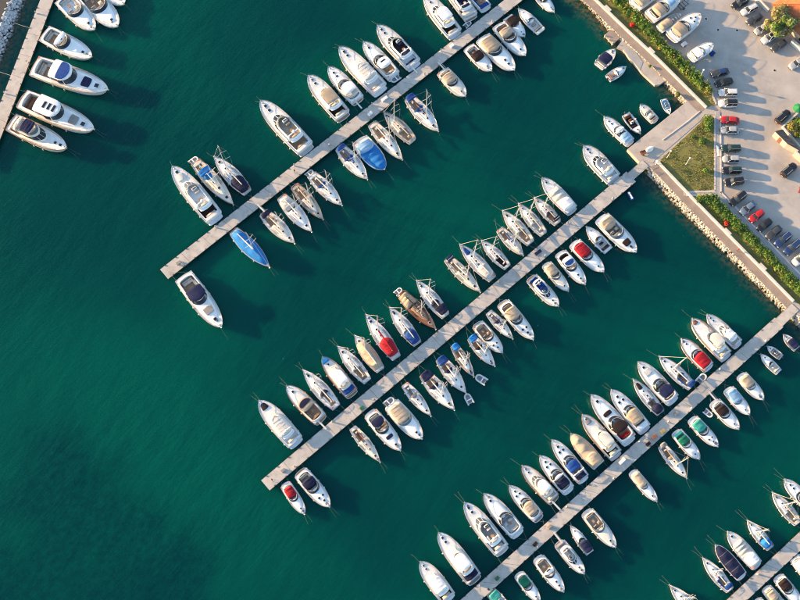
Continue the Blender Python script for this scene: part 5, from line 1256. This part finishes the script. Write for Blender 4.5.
def make_car(body, roof, kind):
    L, Wd, H, c0, c1, hz_ = {'sedan': (4.5, 1.76, 1.43, .12, .74, .92), 'hatch': (4.0, 1.72, 1.48, .03, .74, .95), 'wagon': (4.6, 1.78, 1.5, .02, .70, .95), 'suv': (4.6, 1.86, 1.75, .03, .72, 1.08), 'van': (4.8, 1.9, 2.0, .02, .80, 1.15)}[kind]
    t = empty('parked_car', (0, 0, 0)); fw = lambda x: Wd / 2 * (1 - .07 * (2 * x / L) ** 4)
    X = lambda k: (k - .5) * L
    mb = MB(); mb.house(-L / 2, L / 2, fw, .55, .38, [(.20, .10, .10, .10), (.34, .02, .02, .02), (.62, 0, 0, 0), (hz_ - .12, .02, .03, .08), (hz_ - .03, .10, .10, .22), (hz_, .22, .2, .45)], .03, True, 14)
    bd = mb.build('body', PAINT[body], t, 45)
    g = lambda x: Wd / 2 - .06
    mb = MB(); mb.house(X(c0), X(c1), g, .35, .18, [(hz_ - .06, 0, 0, 0), (H - .08, .20, .28 if c0 > .08 else .14, .62)], 0, True, 10); mb.build('windows', M['carglass'], t, 40)
    mb = MB(); mb.house(X(c0) + (.30 if c0 > .08 else .15), X(c1) - .66, lambda x: Wd / 2 - .25, .25, .15, [(H - .10, -.01, 0, 0), (H - .03, .02, .03, .03), (H, .12, .14, .14)], .02, True, 10); rf = mb.build('roof', PAINT[roof], t, 45)
    for s in (-1, 1):                                  # body-coloured pillars between the panes
        yb, yt = Wd / 2 - .07, Wd / 2 - .26; xr0, xr1 = X(c0) + (.30 if c0 > .08 else .15), X(c1) - .66
        for xb_, xt_ in ((X(c1) - .12, xr1 - .02), (X(c0) + .08, xr0 + .06), ((X(c0) + X(c1)) / 2 - .1, (xr0 + xr1) / 2)):
            mb = MB(); mb.tube([(xb_, s * yb, hz_ - .03), (xt_, s * yt, H - .06)], .045, 5); mb.build('pillar', PAINT[body], t)
    mb = MB(); mb.box(X(c1) + .02, 0, hz_ - .005, .12, Wd * .7, .03); mb.build('wiper_cowl', M['black'], t, 0)
    if kind in ('suv', 'wagon'):
        for s in (-1, 1): mb = MB(); mb.tube([(X(c0) + .35, s * (Wd / 2 - .33), H + .03), (X(c1) - .95, s * (Wd / 2 - .33), H + .03)], .025, 5); mb.build('roof_rail', M['alu'], rf)
    for s in (-1, 1):
        mb = MB(); mb.box(X(c1) - .18, s * (Wd / 2 + .06), hz_ + .02, .16, .2, .13, 0, .03); mb.build('wing_mirror', PAINT[body], t)
        mb = MB(); mb.box(L / 2 - .17, s * (Wd / 2 - .36), .66, .22, .34, .13, 0, .03); mb.build('headlight', M['lamp'], t, 0)
        mb = MB(); mb.box(-L / 2 + .12, s * (Wd / 2 - .32), .75, .16, .26, .2, 0, .03); mb.build('tail_light', M['tail'], t, 0)
        for x in (L * .31, -L * .30):
            mb = MB(); mb.tube([(x, s * (Wd / 2 - .21), .32), (x, s * (Wd / 2 + .01), .32)], .32, 14); w = mb.build('wheel', M['black'], t)
            mb = MB(); mb.tube([(x, s * (Wd / 2 - .05), .32), (x, s * (Wd / 2 + .02), .32)], .2, 10); mb.build('rim', M['alu'], w)
    mb = MB(); mb.box(L / 2 - .06, 0, .42, .12, Wd * .55, .16, 0, .02); mb.build('grille', M['black'], t, 0)
    mb = MB(); mb.box(-L / 2 + .03, 0, .62, .06, .52, .12); mb.build('number_plate', M['lamp'], t, 0)
    return t
CARLIB = {}
CARS = [ # px, py, heading deg, body, roof, kind, label, group
 (740, 3, 210, 'black', 'black', 'suv', 'dark car cut by the top edge, highest in the diagonal row', 'a'),
 (749, 9.5, 210, 'white', 'white', 'wagon', 'white estate car second from the top in the diagonal row', 'a'),
 (754.5, 19, 212, 'grey', 'grey', 'sedan', 'dark grey car between white estate and silver hatchback', 'a'),
 (761.5, 29, 212, 'silver', 'silver', 'hatch', 'silver hatchback beside the yellow-green tree', 'a'),
 (769.5, 37.5, 213, 'white', 'white', 'suv', 'white off-roader with black sunroof below the tree', 'a'),
 (779, 45.5, 214, 'grey', 'grey', 'sedan', 'dark grey car lowest in the diagonal row below tree', 'a'),
 (797, 63, 215, 'silver', 'silver', 'wagon', 'light grey car at the right edge on sunlit paving', 'b'),
 (720, 72.5, 195, 'grey', 'blue', 'sedan', 'dark bluish car topmost in the column beside the hedge', 'c'),
 (724, 82, 193, 'black', 'black', 'sedan', 'black car with pale windscreen, second in the column', 'c'),
 (728, 92.5, 180, 'white', 'white', 'wagon', 'white estate car, third in the column beside the hedge', 'c'),
 (728, 103.5, 180, 'white', 'black', 'suv', 'white car with a black roof beside the red car', 'c'),
 (730, 120, 175, 'red', 'red', 'sedan', 'red saloon car beside the end of the sidewalk', 'c'),
 (730, 130, 180, 'silver', 'silver', 'sedan', 'silver saloon car directly below the red saloon', 'c'),
 (731, 148, 180, 'green', 'green', 'wagon', 'dark green estate car beside the white bench', 'c'),
 (731, 159, 180, 'silver', 'silver', 'hatch', 'silver car between two dark cars beside the lawn', 'c'),
 (732, 170, 180, 'black', 'green', 'wagon', 'dark estate car second from bottom of the column', 'c'),
 (734, 181.5, 188, 'black', 'black', 'suv', 'black off-roader lowest in the column beside the lawn', 'c'),
 (738, 198.5, 218, 'black', 'black', 'suv', 'black off-roader first of the lower diagonal row', 'd'),
 (748, 208, 218, 'steel', 'steel', 'sedan', 'steel blue car beside the red hatchback', 'd'),
 (756.5, 216, 217, 'red', 'red', 'hatch', 'red hatchback in the lower diagonal row', 'd'),
 (764.5, 225, 218, 'black', 'black', 'hatch', 'black hatchback next to the red hatchback', 'd'),
 (774, 232.5, 219, 'grey', 'grey', 'sedan', 'dark grey car third from the right edge, lower row', 'd'),
 (783, 239.5, 219, 'blue', 'blue', 'wagon', 'blue estate car in the lower diagonal row', 'd'),
 (792.5, 247.5, 219, 'blue', 'blue', 'suv', 'blue off-roader near the right edge, lower row', 'd'),
 (801, 258, 219, 'white', 'white', 'van', 'white van cut by the right edge beside the hedge', 'd'),
 (783, 116.5, 40, 'black', 'black', 'wagon', 'black car beside the white-walled planter', 'e'),
 (789, 170, 40, 'black', 'black', 'suv', 'black off-roader standing alone below the kiosk', 'e')]
CG = {'a': 'cars parked near the orange roof', 'b': 'cars standing apart', 'c': 'cars in the column beside the lawn', 'd': 'cars in the lower diagonal row', 'e': 'cars standing apart'}
for px, py, hd, bc, rc, kd, lab, g in CARS:
    key = (bc, rc, kd)
    p = at(px, py, GZ + .75); p.z = GZ + .03
    if key not in CARLIB: c = CARLIB[key] = make_car(*key)
    else: c = copy_tree(CARLIB[key])
    c.location = p; c.rotation_euler = (0, 0, R(hd)); tag(c, lab, 'car', CG[g])
    if 'sunroof' in lab: mb = MB(); mb.box(-.2, 0, 1.765, .9, .8, .05, 0, .01); mb.build('sunroof', M['carglass'], c, 0)
# red scooter at the right edge
p = at(800, 189, GZ + .5); t = empty('motor_scooter', (p.x, p.y, GZ + .03), R(70))
for x in (-.62, .62):
    mb = MB(); mb.tube([(x, -.06, .24), (x, .06, .24)], .24, 14); mb.build('wheel', M['black'], t)
mb = MB(); mb.house(-.75, .15, lambda x: .19, .2, .2, [(.35, .02, 0, 0), (.6, 0, 0, 0), (.74, .05, .05, .1)], .03); mb.build('body', PAINT['red'], t)
mb = MB(); mb.house(-.65, .1, lambda x: .16, .15, .15, [(.75, 0, 0, 0), (.83, .03, .03, .03)], .02); mb.build('saddle', M['black'], t)
mb = MB(); mb.box(.48, 0, .62, .10, .42, .7, 0, .05); mb.tube([(.62, 0, .25), (.42, 0, 1.0)], .05); mb.build('front_shield', PAINT['red'], t)
mb = MB(); mb.tube([(.36, -.34, 1.05), (.42, 0, 1.0), (.36, .34, 1.05)], .03); mb.build('handlebar', M['black'], t)
tag(t, 'red motor scooter cut by the right edge of the car park', 'scooter')

# ------------------------------------------------------------------ boats laid up ashore
YARD = [('exp', (634, 6), (660, -16), 15, dict(can='T', hat=1, hull='E'), 'beige laid-up motorboat cut by the top edge beside the hedge'),
        ('exp', (649.5, 17.5), (681, -6), 15, dict(can='T', cx=(.16, .46), hat=1, pad='J', padx=(.6, .8), hull='E', plat='D'), 'cream laid-up cruiser with blue foredeck cut by the top edge'),
        ('cov', (659.5, 29), (682, 12), 10, dict(cov='Y', vx=(.45, .95), cap='T', capx=(.02, .55), ch=.35), 'laid-up boat under a tan cover between two white cruisers'),
        ('exp', (671.5, 37), (701.5, 12), 16, dict(can='T', cx=(.10, .44), hat=3, wsm='smoke', plat='T'), 'large white laid-up cruiser with beige canopy and three hatches'),
        ('exp', (691, 57.5), (714.5, 41.5), 12, dict(hard='W', hx=(.10, .44), hat=1, plat='T', hull='W'), 'white laid-up motorboat standing nearest the parked cars')]
for kd, st, bw, bm, o, lab in YARD:
    o = dict(o); b = make_boat(kd, st, bw, bm, o, .8, GZ + 1.25)
    for t in (.2, .5, .78):
        mb = MB(); x = b.X(t); w = b.wt(t) * .8
        mb.box(x, 0, -.86, .25, w * 1.3, .85); b.part('keel_block', mb, 'D', None, 0)
        for s in (-1, 1):
            mb = MB(); mb.tube([(x, s * (w + .25), -1.24), (x, s * w * .85, .0)], .06, 6); mb.tube([(x - .4, s * (w + .3), -1.22), (x + .4, s * (w + .3), -1.22)], .05, 5); b.part('prop_stand', mb, 'steel')
    tag(b.root, lab, 'motorboat', 'boats laid up ashore')

# ------------------------------------------------------------------ buildings by the car park
M['tile'] = material('orange_roof_tiles', (.52, .16, .055), .75, .18, 1.2, bump=.3, bscale=6, island=.12)
M['plaster'] = material('cream_plaster', (.48, .39, .32), .85, .1, .8, bump=.1)
M['darkroof'] = material('dark_bitumen_roof', (.035, .037, .042), .6, .2, .8)
M['wwall'] = material('white_wall', (.62, .60, .56), .8, .08, .8)
def house_roof():
    ze, rise = 4.2, 2.3
    P0 = at(771.5, 4.5, ze); d = (at(800, 36, ze) - P0); ang = math.atan2(d.y, d.x)
    t = empty('house', (P0.x, P0.y, GZ), ang); e = ze - GZ; h = e + rise; LX, LY = 18.0, 10.0
    # the four hipped slopes: eave start, eave direction, inward direction, eave length, inset per metre of depth at both ends
    for (ex, ey), (ux, uy), (vx, vy), ln in (((0, 0), (1, 0), (0, 1), LX), ((LX, LY), (-1, 0), (0, -1), LX), ((0, LY), (0, -1), (1, 0), LY), ((LX, 0), (0, 1), (-1, 0), LY)):
        rp = empty('roof_slope', (0, 0, 0), 0, t); dep = LY / 2; rows = 14
        P = lambda u, v, z: (ex + ux * u + vx * v, ey + uy * u + vy * v, z)
        mb = MB(); mb.add([P(0, 0, e - .1), P(ln, 0, e - .1), P(max(ln - dep, ln / 2), dep, h - .1), P(min(dep, ln / 2), dep, h - .1)], [(0, 1, 2, 3)]); mb.build('roof_board', M['D'], rp, 0)
        for k in range(rows):
            v0, v1 = dep * k / rows, dep * (k + 1) / rows + .05; z0, z1 = e + rise * k / rows + .05, e + rise * (k + 1) / rows
            mb = MB(); u0, u1 = v1, ln - v1; n = max(1, int((u1 - u0) / .3))
            for j in range(n):
                ua = u0 + (u1 - u0) * j / n; ub = u0 + (u1 - u0) * (j + 1) / n - .01; um = (ua + ub) / 2
                mb.add([P(ua, v0, z0), P(um, v0, z0 + .06), P(ub, v0, z0), P(ua, v1, z1), P(um, v1, z1 + .06), P(ub, v1, z1)], [(0, 1, 4, 3), (1, 2, 5, 4)])
            tag(mb.build('tile_course', M['tile'], rp, 0), kind='stuff')
    for a_, b_ in (((0, 0), (5, 5)), ((0, LY), (5, 5)), ((LX, 0), (LX - 5, 5)), ((LX, LY), (LX - 5, 5)), ((5, 5), (LX - 5, 5))):
        mb = MB(); mb.tube([(*a_, (e if a_ != (5, 5) else h) + .05), (*b_, h + .05)], .14, 8); mb.build('ridge_tiles', M['tile'], t)
    mb = MB(); mb.prism([(.6, .6), (LX - .6, .6), (LX - .6, LY - .6), (.6, LY - .6)], -.1, e - .12); mb.build('wall', M['plaster'], t, 0)
    for x in (3, 7, 11):
        mb = MB(); mb.box(x, .6, 1.5, 1.2, .12, 1.3); w = mb.build('window', M['wwall'], t, 0)
        mb = MB(); mb.box(x, .54, 1.5, 1.0, .1, 1.1); mb.build('pane', M['glass'], w, 0)
    mb = MB(); mb.box(.58, 4, 1.0, .1, 1.0, 2.1); mb.build('door', M['V'], t, 0)
    tag(t, 'house with a bright orange tiled roof behind the tree', 'house')
house_roof()
def wall_run(label, a, b, h, w, mat='wwall'):
    p, q = at(*a, GZ + h), at(*b, GZ + h); d = q - p; t = empty('garden_wall', (p.x, p.y, GZ), math.atan2(d.y, d.x))
    mb = MB(); mb.box(d.length / 2, 0, h / 2 - .1, d.length, w, h + .2); mb.build('wall_body', M[mat], t, 0)
    mb = MB(); mb.box(d.length / 2, 0, h + .04, d.length + .1, w + .12, .08, 0, .02); mb.build('coping', M['kerb'], t, 0); tag(t, label, 'wall')
wall_run('white garden wall above the tree at the top edge', (757, -3), (769, 9.5), 1.2, .3)
wall_run('white wall running right below the house', (792.5, 40), (812, 57), 1.4, .6)
wall_run('white planter wall on the upper left of the olive tree', (783, 126.5), (803, 108), .8, .3)
wall_run('white planter wall on the lower left of the olive tree', (783.5, 127.5), (812, 160), .8, .3)
wall_run('short pale wall below the dark-roofed kiosk', (795.5, 151.5), (810, 164), 2.0, .35, 'plaster')
zr = 2.4
K = [at(775.5, 131.5, zr + GZ), at(787.5, 143.5, zr + GZ), at(799, 150, zr + GZ), at(783, 129.5, zr + GZ)]
t = empty('kiosk', (K[0].x, K[0].y, GZ)); kb = t.location.copy()
mb = MB(); mb.prism([(p.x - kb.x, p.y - kb.y) for p in K], -.1, zr - .12); mb.build('wall', M['plaster'], t, 0)
kc = sum((p for p in K), Vector()) / 4
mb = MB(); mb.prism([((kc + (p - kc) * 1.04).x - kb.x, (kc + (p - kc) * 1.04).y - kb.y) for p in K], zr - .12, zr); rf = mb.build('roof', M['darkroof'], t, 0)
for k in (.3, .55, .8):
    a, c = K[0].lerp(K[1], k) - kb, K[3].lerp(K[2], k) - kb; mb = MB(); mb.tube([(a.lerp(c, .12).x, a.lerp(c, .12).y, zr + .03), (a.lerp(c, .88).x, a.lerp(c, .88).y, zr + .03)], .05, 5); mb.build('roof_seam', M['smoke'], rf)
a, c = K[0].lerp(K[1], .4) - kb, K[0].lerp(K[1], .62) - kb
mb = MB(); d = c - a; mb.box((a.x + c.x) / 2, (a.y + c.y) / 2, 1.0, d.length, .08, 2.0, math.atan2(d.y, d.x)); mb.build('door', M['V'], t, 0)
tag(t, 'small kiosk with dark roof and pale pink sunlit wall', 'kiosk')
# green parasol
p = at(798.5, 108, 3.6); t = empty('parasol', (p.x, p.y, GZ)); M['par'] = material('green_parasol_cloth', (.02, .24, .07), .7, .1, 1)
mb = MB(); mb.tube([(0, 0, 0), (0, 0, 2.6)], .03, 6); mb.build('pole', M['steel'], t)
mb = MB(); n = 8; mb.add([(0, 0, 2.65)] + [(1.3 * math.cos(2 * math.pi * k / n), 1.3 * math.sin(2 * math.pi * k / n), 2.15) for k in range(n)], [(0, 1 + k, 1 + (k + 1) % n) for k in range(n)]); mb.build('canopy', M['par'], t, 0)
mb = MB(); mb.lathe([(.3, 0), (.3, .1), (.05, .14)], 10); mb.build('base', M['conc'], t); tag(t, 'green parasol beside the planter at the right edge', 'parasol')

# ------------------------------------------------------------------ lamps, benches, odds and ends ashore
def lamp_post(label, px, py, h, r=.22):
    p = at(px, py, GZ + h); t = empty('lamp_post', (p.x, p.y, GZ))
    mb = MB(); mb.lathe([(.12, 0), (.12, .15), (.06, .22), (.05, h * .5), (.045, h - .15)], 8); mb.build('pole', M['X'], t)
    mb = MB(); mb.lathe([(.06, -.2), (r * .8, -.14), (r, 0), (r * .8, .14), (.04, .2)], 12, (0, 0, h)); mb.build('globe', M['W'], t)
    tag(t, label, 'lamp post', 'globe lamp posts')
lamp_post('white globe lamp post on the lawn, right one', 690, 158, 3.6)
lamp_post('white globe lamp post on the lawn, left one', 671, 151, 3.6)
lamp_post('thick white globe lamp at the left tip of the lawn', 657.3, 161.6, 1.6, .42)
lamp_post('white globe lamp post beside the topmost column car', 703.8, 70, 4.0, .25)
# white bench
p = at(717.7, 151.5, GZ + .4); t = empty('park_bench', (p.x, p.y, GZ + .12), R(90))
for k, y in enumerate((-.15, 0, .15)): mb = MB(); mb.box(0, y, .45, 2.6, .12, .05, 0, .01); mb.build('slat', M['W'], t, 0)
mb = MB(); mb.box(0, .24, .72, 2.6, .06, .3, 0, .01); mb.build('backrest', M['W'], t, 0)
for x in (-1.1, 1.1): mb = MB(); mb.box(x, 0, .21, .1, .4, .43); mb.build('leg', M['kerb'], t, 0)
tag(t, 'long white bench on the sidewalk beside the lawn', 'bench')
# upturned rowing boat and hand cart on the platform
a, c = at(646.5, 151, GZ + .3), at(654, 146.5, GZ + .3); d = c - a
t = empty('upturned_rowing_boat', ((a.x + c.x) / 2, (a.y + c.y) / 2, GZ + .05), math.atan2(d.y, d.x)); ln = d.length
mb = MB(); hw = lambda x: .62 * max(.1, 1 - (abs(x + .15) / (ln * .58)) ** 2.2)
mb.house(-ln / 2, ln / 2, hw, .3, .1, [(0, 0, 0, 0), (.25, .04, .03, .05), (.42, .2, .1, .2), (.5, .4, .2, .4)], .05, True, 12); hl = mb.build('hull', M['W'], t, 50)
mb = MB(); mb.tube([(-ln * .42, 0, .54), (0, 0, .60), (ln * .3, 0, .55)], .035, 5); mb.build('keel_strip', M['D'], hl)
tag(t, 'white upturned rowing boat on the stone platform', 'boat')
def cart(label, px, py, rz, mat):
    p = at(px, py, GZ + .3); t = empty('hand_cart', (p.x, p.y, GZ + .04), rz)
    mb = MB(); mb.box(0, 0, .45, 1.5, .9, .1, 0, .02); mb.build('bed', M[mat], t, 0)
    for s in (-1, 1):
        mb = MB(); mb.tube([(-.1, s * .5, .25), (-.1, s * .58, .25)], .25, 12); mb.build('wheel', M['black'], t)
        mb = MB(); mb.box(0, s * .44, .58, 1.5, .05, .2); mb.build('side_board', M[mat], t, 0)
    mb = MB(); mb.tube([(.7, -.3, .45), (1.3, -.3, .75), (1.3, .3, .75), (.7, .3, .45)], .03, 5); mb.build('handle', M['steel'], t); tag(t, label, 'cart', 'hand carts')
cart('brown hand cart beside the upturned rowing boat', 643, 153, R(20), 'V')
cart('white hand cart between two laid-up white cruisers', 684, 44.5, R(35), 'W')
cart('dark blue cart beside the last laid-up motorboat', 712, 54, R(40), 'B')
def skip_frame(px, py, rz):
    p = at(px, py, GZ + .3); t = empty('boat_trailer', (p.x, p.y, GZ + .03), rz)
    for s in (-1, 1):
        mb = MB(); mb.box(0, s * .7, .5, 3.0, .1, .12); mb.build('side_beam', M['anti'], t, 0)
        mb = MB(); mb.tube([(-.4, s * .85, .3), (-.4, s * 1.02, .3)], .3, 12); mb.build('wheel', M['black'], t)
    for x in (-1.2, -.4, .4, 1.2): mb = MB(); mb.box(x, 0, .54, .1, 1.4, .1); mb.build('cross_beam', M['anti'], t, 0)
    mb = MB(); mb.box(2.1, 0, .5, 1.3, .1, .1); mb.build('drawbar', M['anti'], t, 0)
    tag(t, 'empty dark boat trailer beside the tan-covered boat', 'trailer')
skip_frame(682.5, 5.5, R(40))

for px, py, lab in ((706, 19, 'small dark drain cover beside the large laid-up cruiser'), (737, 30.5, 'small dark drain cover beside the diagonal row of cars'), (774.5, 70.5, 'small dark drain cover on the sunlit paving'), (718, 30, 'small dark drain cover in the boats\' shadow')):
    p = at(px, py, GZ); t = empty('drain_cover', (p.x, p.y, GZ + .03))
    mb = MB(); mb.box(0, 0, .012, .7, .7, .03); mb.build('frame', M['kerb'], t, 0)
    mb = MB(); mb.lathe([(.28, 0), (.28, .035), (.24, .04)], 12); mb.build('lid', M['black'], t); tag(t, lab, 'drain cover', 'drain covers')

# ------------------------------------------------------------------ things on the piers
M['bin'] = material('green_bin', (.02, .11, .045), .5); M['yel'] = material('yellow_plastic', (.32, .26, .07), .5)
proto = None
def pedestal(p, label):
    global proto
    if proto is None:
        proto = empty('service_pedestal')
        mb = MB(); mb.box(0, 0, .45, .26, .26, .9, 0, .03); mb.build('column', M['X'], proto, 0)
        mb = MB(); mb.box(0, 0, .98, .32, .32, .16, 0, .05); mb.build('lamp_cap', M['Y'], proto, 0)
        mb = MB(); mb.box(0, -.14, .55, .16, .05, .2); mb.build('socket_box', M['black'], proto, 0); o = proto
    else: o = copy_tree(proto)
    o.location = p; tag(o, label, 'pedestal', 'service pedestals on the piers')
PN = {'L': 'left pier', 'T': 'top pier', 'M': 'middle pier', 'P': 'lower pier', 'C': 'corner pier'}
for k, (A, B_, C_, D_) in PIERS.items():
    n = max(2, int((B_ - A).length / 11))
    for i in range(n):
        f = (i + .5 + rng.uniform(-.15, .15)) / n; u = A.lerp(B_, f); l = C_.lerp(D_, f); s = .12 if i % 2 else .88
        q = u.lerp(l, s); q.z = PZ + .012; pedestal(q, ORD[n - 1 - i if k == 'L' else i] + (' service pedestal from the top on the ' if k == 'L' else ' service pedestal from the left on the ') + PN[k])
def dock_box(label, px, py, rz, mat, sz=(1.3, .6, .55)):
    p = at(px, py, PZ + .2); t = empty('dock_box', (p.x, p.y, PZ + .012), rz)
    mb = MB(); mb.box(0, 0, sz[2] / 2, *sz, 0, .02); mb.build('box_body', M[mat], t, 0)
    mb = MB(); mb.box(0, 0, sz[2] + .04, sz[0] + .08, sz[1] + .08, .1, 0, .04); mb.build('lid', M[mat], t, 0)
    mb = MB(); mb.box(0, -sz[1] / 2 - .05, sz[2] - .05, .2, .04, .1); mb.build('latch', M['black'], t, 0); tag(t, label, 'box', 'boxes on the piers')
AX = R(37)
for i, (k, px, sd, m, lab) in enumerate((
    ('T', 384.5, .35, 'X', 'long pale box on top pier behind the broad flybridge yacht'), ('T', 370, .6, 'W', 'white box on top pier near the timber gangplank'),
    ('T', 452, .35, 'W', 'white box on top pier near the dark-openings yacht'), ('T', 178.5, .5, 'Y', 'grey box near the outer end of top pier'),
    ('M', 362, .75, 'bin', 'green box on middle pier beside the navy-hardtop cruiser'), ('M', 283, .5, 'Y', 'dark grey box near the outer end of middle pier'),
    ('M', 538, .35, 'N', 'navy box halfway along the middle pier'), ('P', 549, .35, 'T', 'tan box on the lower pier beside the trawler'),
    ('P', 622, .35, 'W', 'long white box on the lower pier beside brown-railed yacht'), ('P', 663, .75, 'yel', 'yellow box on the lower pier near the cluttered sailboat'),
    ('P', 654, .6, 'V', 'brown box on the lower pier near the cluttered sailboat'), ('P', 648, .7, 'K', 'dark box on the lower pier near the cluttered sailboat'),
    ('P', 676, .4, 'Y', 'grey box on the lower pier by the white dinghy'), ('P', 497, .6, 'bin', 'small green box near the bottom end of lower pier'),
    ('P', 535, .6, 'K', 'black box on the lower pier above the green-canopied cruiser'))):
    px, py = on_pier(k, px, sd)
    dock_box(lab, px, py, AX + rng.uniform(-.1, .1) + (R(3) if i > 4 else 0), m, (1.6 if 'long' in lab else rng.uniform(.8, 1.2), .6, rng.uniform(.4, .6)))
def rope(label, a, b, za, zb, r=.03):
    p, q = at(*a, za), at(*b, zb); mid = (p + q) / 2 - Vector((0, 0, .15)) - p
    mb = MB(); mb.tube([(0, 0, 0), mid, q - p], r, 5); o = mb.build('mooring_rope', M['kerb']); o.location = p; tag(o, label, 'rope', 'ropes between pier and breakwater')
rope('upper white rope from left pier to the grey boulders', (30.5, 28), (13, 22.5), PZ, .6)
rope('lower white rope from left pier to the left edge', (12.5, 76), (-8, 69), PZ, .6)

# jet ski afloat near the middle pier
a, c = at(627.5, 191, .3), at(633, 200, .3); d = c - a; ln = d.length
t = empty('jet_ski', ((a.x + c.x) / 2, (a.y + c.y) / 2, 0), math.atan2(d.y, d.x) + math.pi)
mb = MB(); mb.house(-ln / 2, ln / 2, lambda x: .52, ln * .45, .2, [(-.15, .12, .05, .3), (.2, 0, 0, .05), (.38, .06, .05, .1), (.48, .2, .15, .35)], .05); mb.build('hull', M['B'], t)
mb = MB(); mb.house(-ln * .42, ln * .12, lambda x: .2, .2, .15, [(.4, 0, 0, 0), (.68, .02, .03, .05), (.75, .08, .08, .1)], .02); mb.build('saddle', M['X'], t)
mb = MB(); mb.house(ln * .08, ln * .40, lambda x: .3, .4, .1, [(.4, 0, 0, 0), (.8, .1, .05, .35)], .03); mb.build('bow_cowl', M['W'], t)
mb = MB(); mb.tube([(ln * .1, -.38, .92), (ln * .16, 0, .86), (ln * .1, .38, .92)], .03); mb.build('handlebar', M['black'], t)
tag(t, 'blue and white jet ski floating below the stone platform', 'jet ski')

# ------------------------------------------------------------------ people
M['skin'] = material('skin', (.45, .27, .19), .6, .05, 4)
M['hair'] = material('dark_hair', (.02, .015, .012), .7, .1, 5)
CL = {'red': material('red_shirt', (.45, .02, .03), .8, .1, 4), 'dark': material('dark_shirt', (.02, .022, .03), .8, .1, 4), 'white': material('white_shirt', (.6, .6, .58), .8, .1, 4), 'jeans': material('blue_jeans', (.03, .05, .11), .8, .1, 4), 'khaki': material('khaki_shorts', (.28, .22, .14), .8, .1, 4)}
def person(label, px, py, z, rz, shirt, legs):
    """one continuous body from lofted limbs merged through a remesh"""
    p = at(px, py, z + .8); t = empty('person', (p.x, p.y, z), rz)
    def body(parts, name, mat, parent, vox=.022):
        mb = MB()
        for pts, r0, r1 in parts: mb.tube(pts, r0, 8, r1)
        o = mb.build(name, mat, parent, 60)
        rm = o.modifiers.new('remesh', 'REMESH'); rm.mode = 'VOXEL'; rm.voxel_size = vox; rm.use_smooth_shade = True
        sm = o.modifiers.new('smooth', 'SMOOTH'); sm.iterations = 4
        return o
    st = .22                                            # a stride
    L1 = [(0, .09, .92), (st * .5, .10, .50), (st * .8, .10, .09)]; L2 = [(0, -.09, .92), (-.02, -.10, .48), (-st, -.10, .10)]
    A1 = [(0, .19, 1.40), (-.06, .25, 1.14), (.06, .25, .92)]; A2 = [(0, -.19, 1.40), (.02, -.25, 1.14), (.16, -.24, .95)]
    parts = [(L1, .082, .045), (L2, .082, .045), ([L1[2], (L1[2][0] + .17, .11, .05)], .05, .035), ([L2[2], (L2[2][0] + .17, -.11, .05)], .05, .035),
             ([(0, -.06, .92), (0, .06, .92)], .12, .12), ([(0, 0, .90), (0, 0, 1.15), (0, 0, 1.38)], .13, .14), ([(0, -.15, 1.38), (0, .15, 1.38)], .075, .075),
             ([(0, 0, 1.38), (.01, 0, 1.54)], .058, .052), ([(.0, 0, 1.54), (.015, 0, 1.62), (.01, 0, 1.72)], .075, .088), ([(.09, 0, 1.60), (.115, 0, 1.585)], .018, .012),
             (A1, .048, .032), (A2, .048, .032)]
    for A in (A1, A2):
        h = Vector(A[2])
        parts.append(([h, h + Vector((.02, 0, -.09))], .034, .036))
        for k in range(4): parts.append(([h + Vector((.02, -.03 + .02 * k, -.09)), h + Vector((.035, -.03 + .02 * k, -.16 - .008 * (k in (1, 2)))), h + Vector((.06, -.03 + .02 * k, -.18))], .010, .009))
        parts.append(([h + Vector((.03, .02, -.04)), h + Vector((.07, .02, -.10))], .011, .009))
    body(parts, 'body', M['skin'], t, .016)
    mb = MB(); mb.tube([(-.02, 0, 1.62), (-.02, 0, 1.70), (0, 0, 1.775)], .092, 10, .06); hr = mb.build('hair', M['hair'], t, 60)
    body([([(0, 0, .93), (0, 0, 1.15), (0, 0, 1.38)], .155, .155), ([(0, -.17, 1.385), (0, .17, 1.385)], .088, .088), ([A1[0], A1[1]], .066, .058), ([A2[0], A2[1]], .066, .058)], 'shirt', CL[shirt], t)
    body([([L1[0], L1[1], (L1[2][0], .10, .14)], .10, .07), ([L2[0], L2[1], (L2[2][0], -.10, .15)], .10, .07), ([(0, -.07, .93), (0, .07, .93)], .135, .135)], 'trousers', CL[legs], t)
    tag(t, label, 'person', 'people')
person('person in a red shirt walking on the lower promenade', 738, 250, GZ + .06, R(-45), 'red', 'jeans')
person('person in dark clothes walking along the top pier', *on_pier('T', 294.5, .45), PZ + .012, R(218), 'dark', 'jeans')
person('person in a white shirt walking along the top pier', *on_pier('T', 329, .5), PZ + .012, R(38), 'white', 'khaki')
person('person in dark clothes near the end of the middle pier', *on_pier('M', 272, .5), PZ + .012, R(220), 'dark', 'khaki')
person('person in a white shirt on the lower pier beside boxes', *on_pier('P', 668, .45), PZ + .012, R(120), 'white', 'jeans')
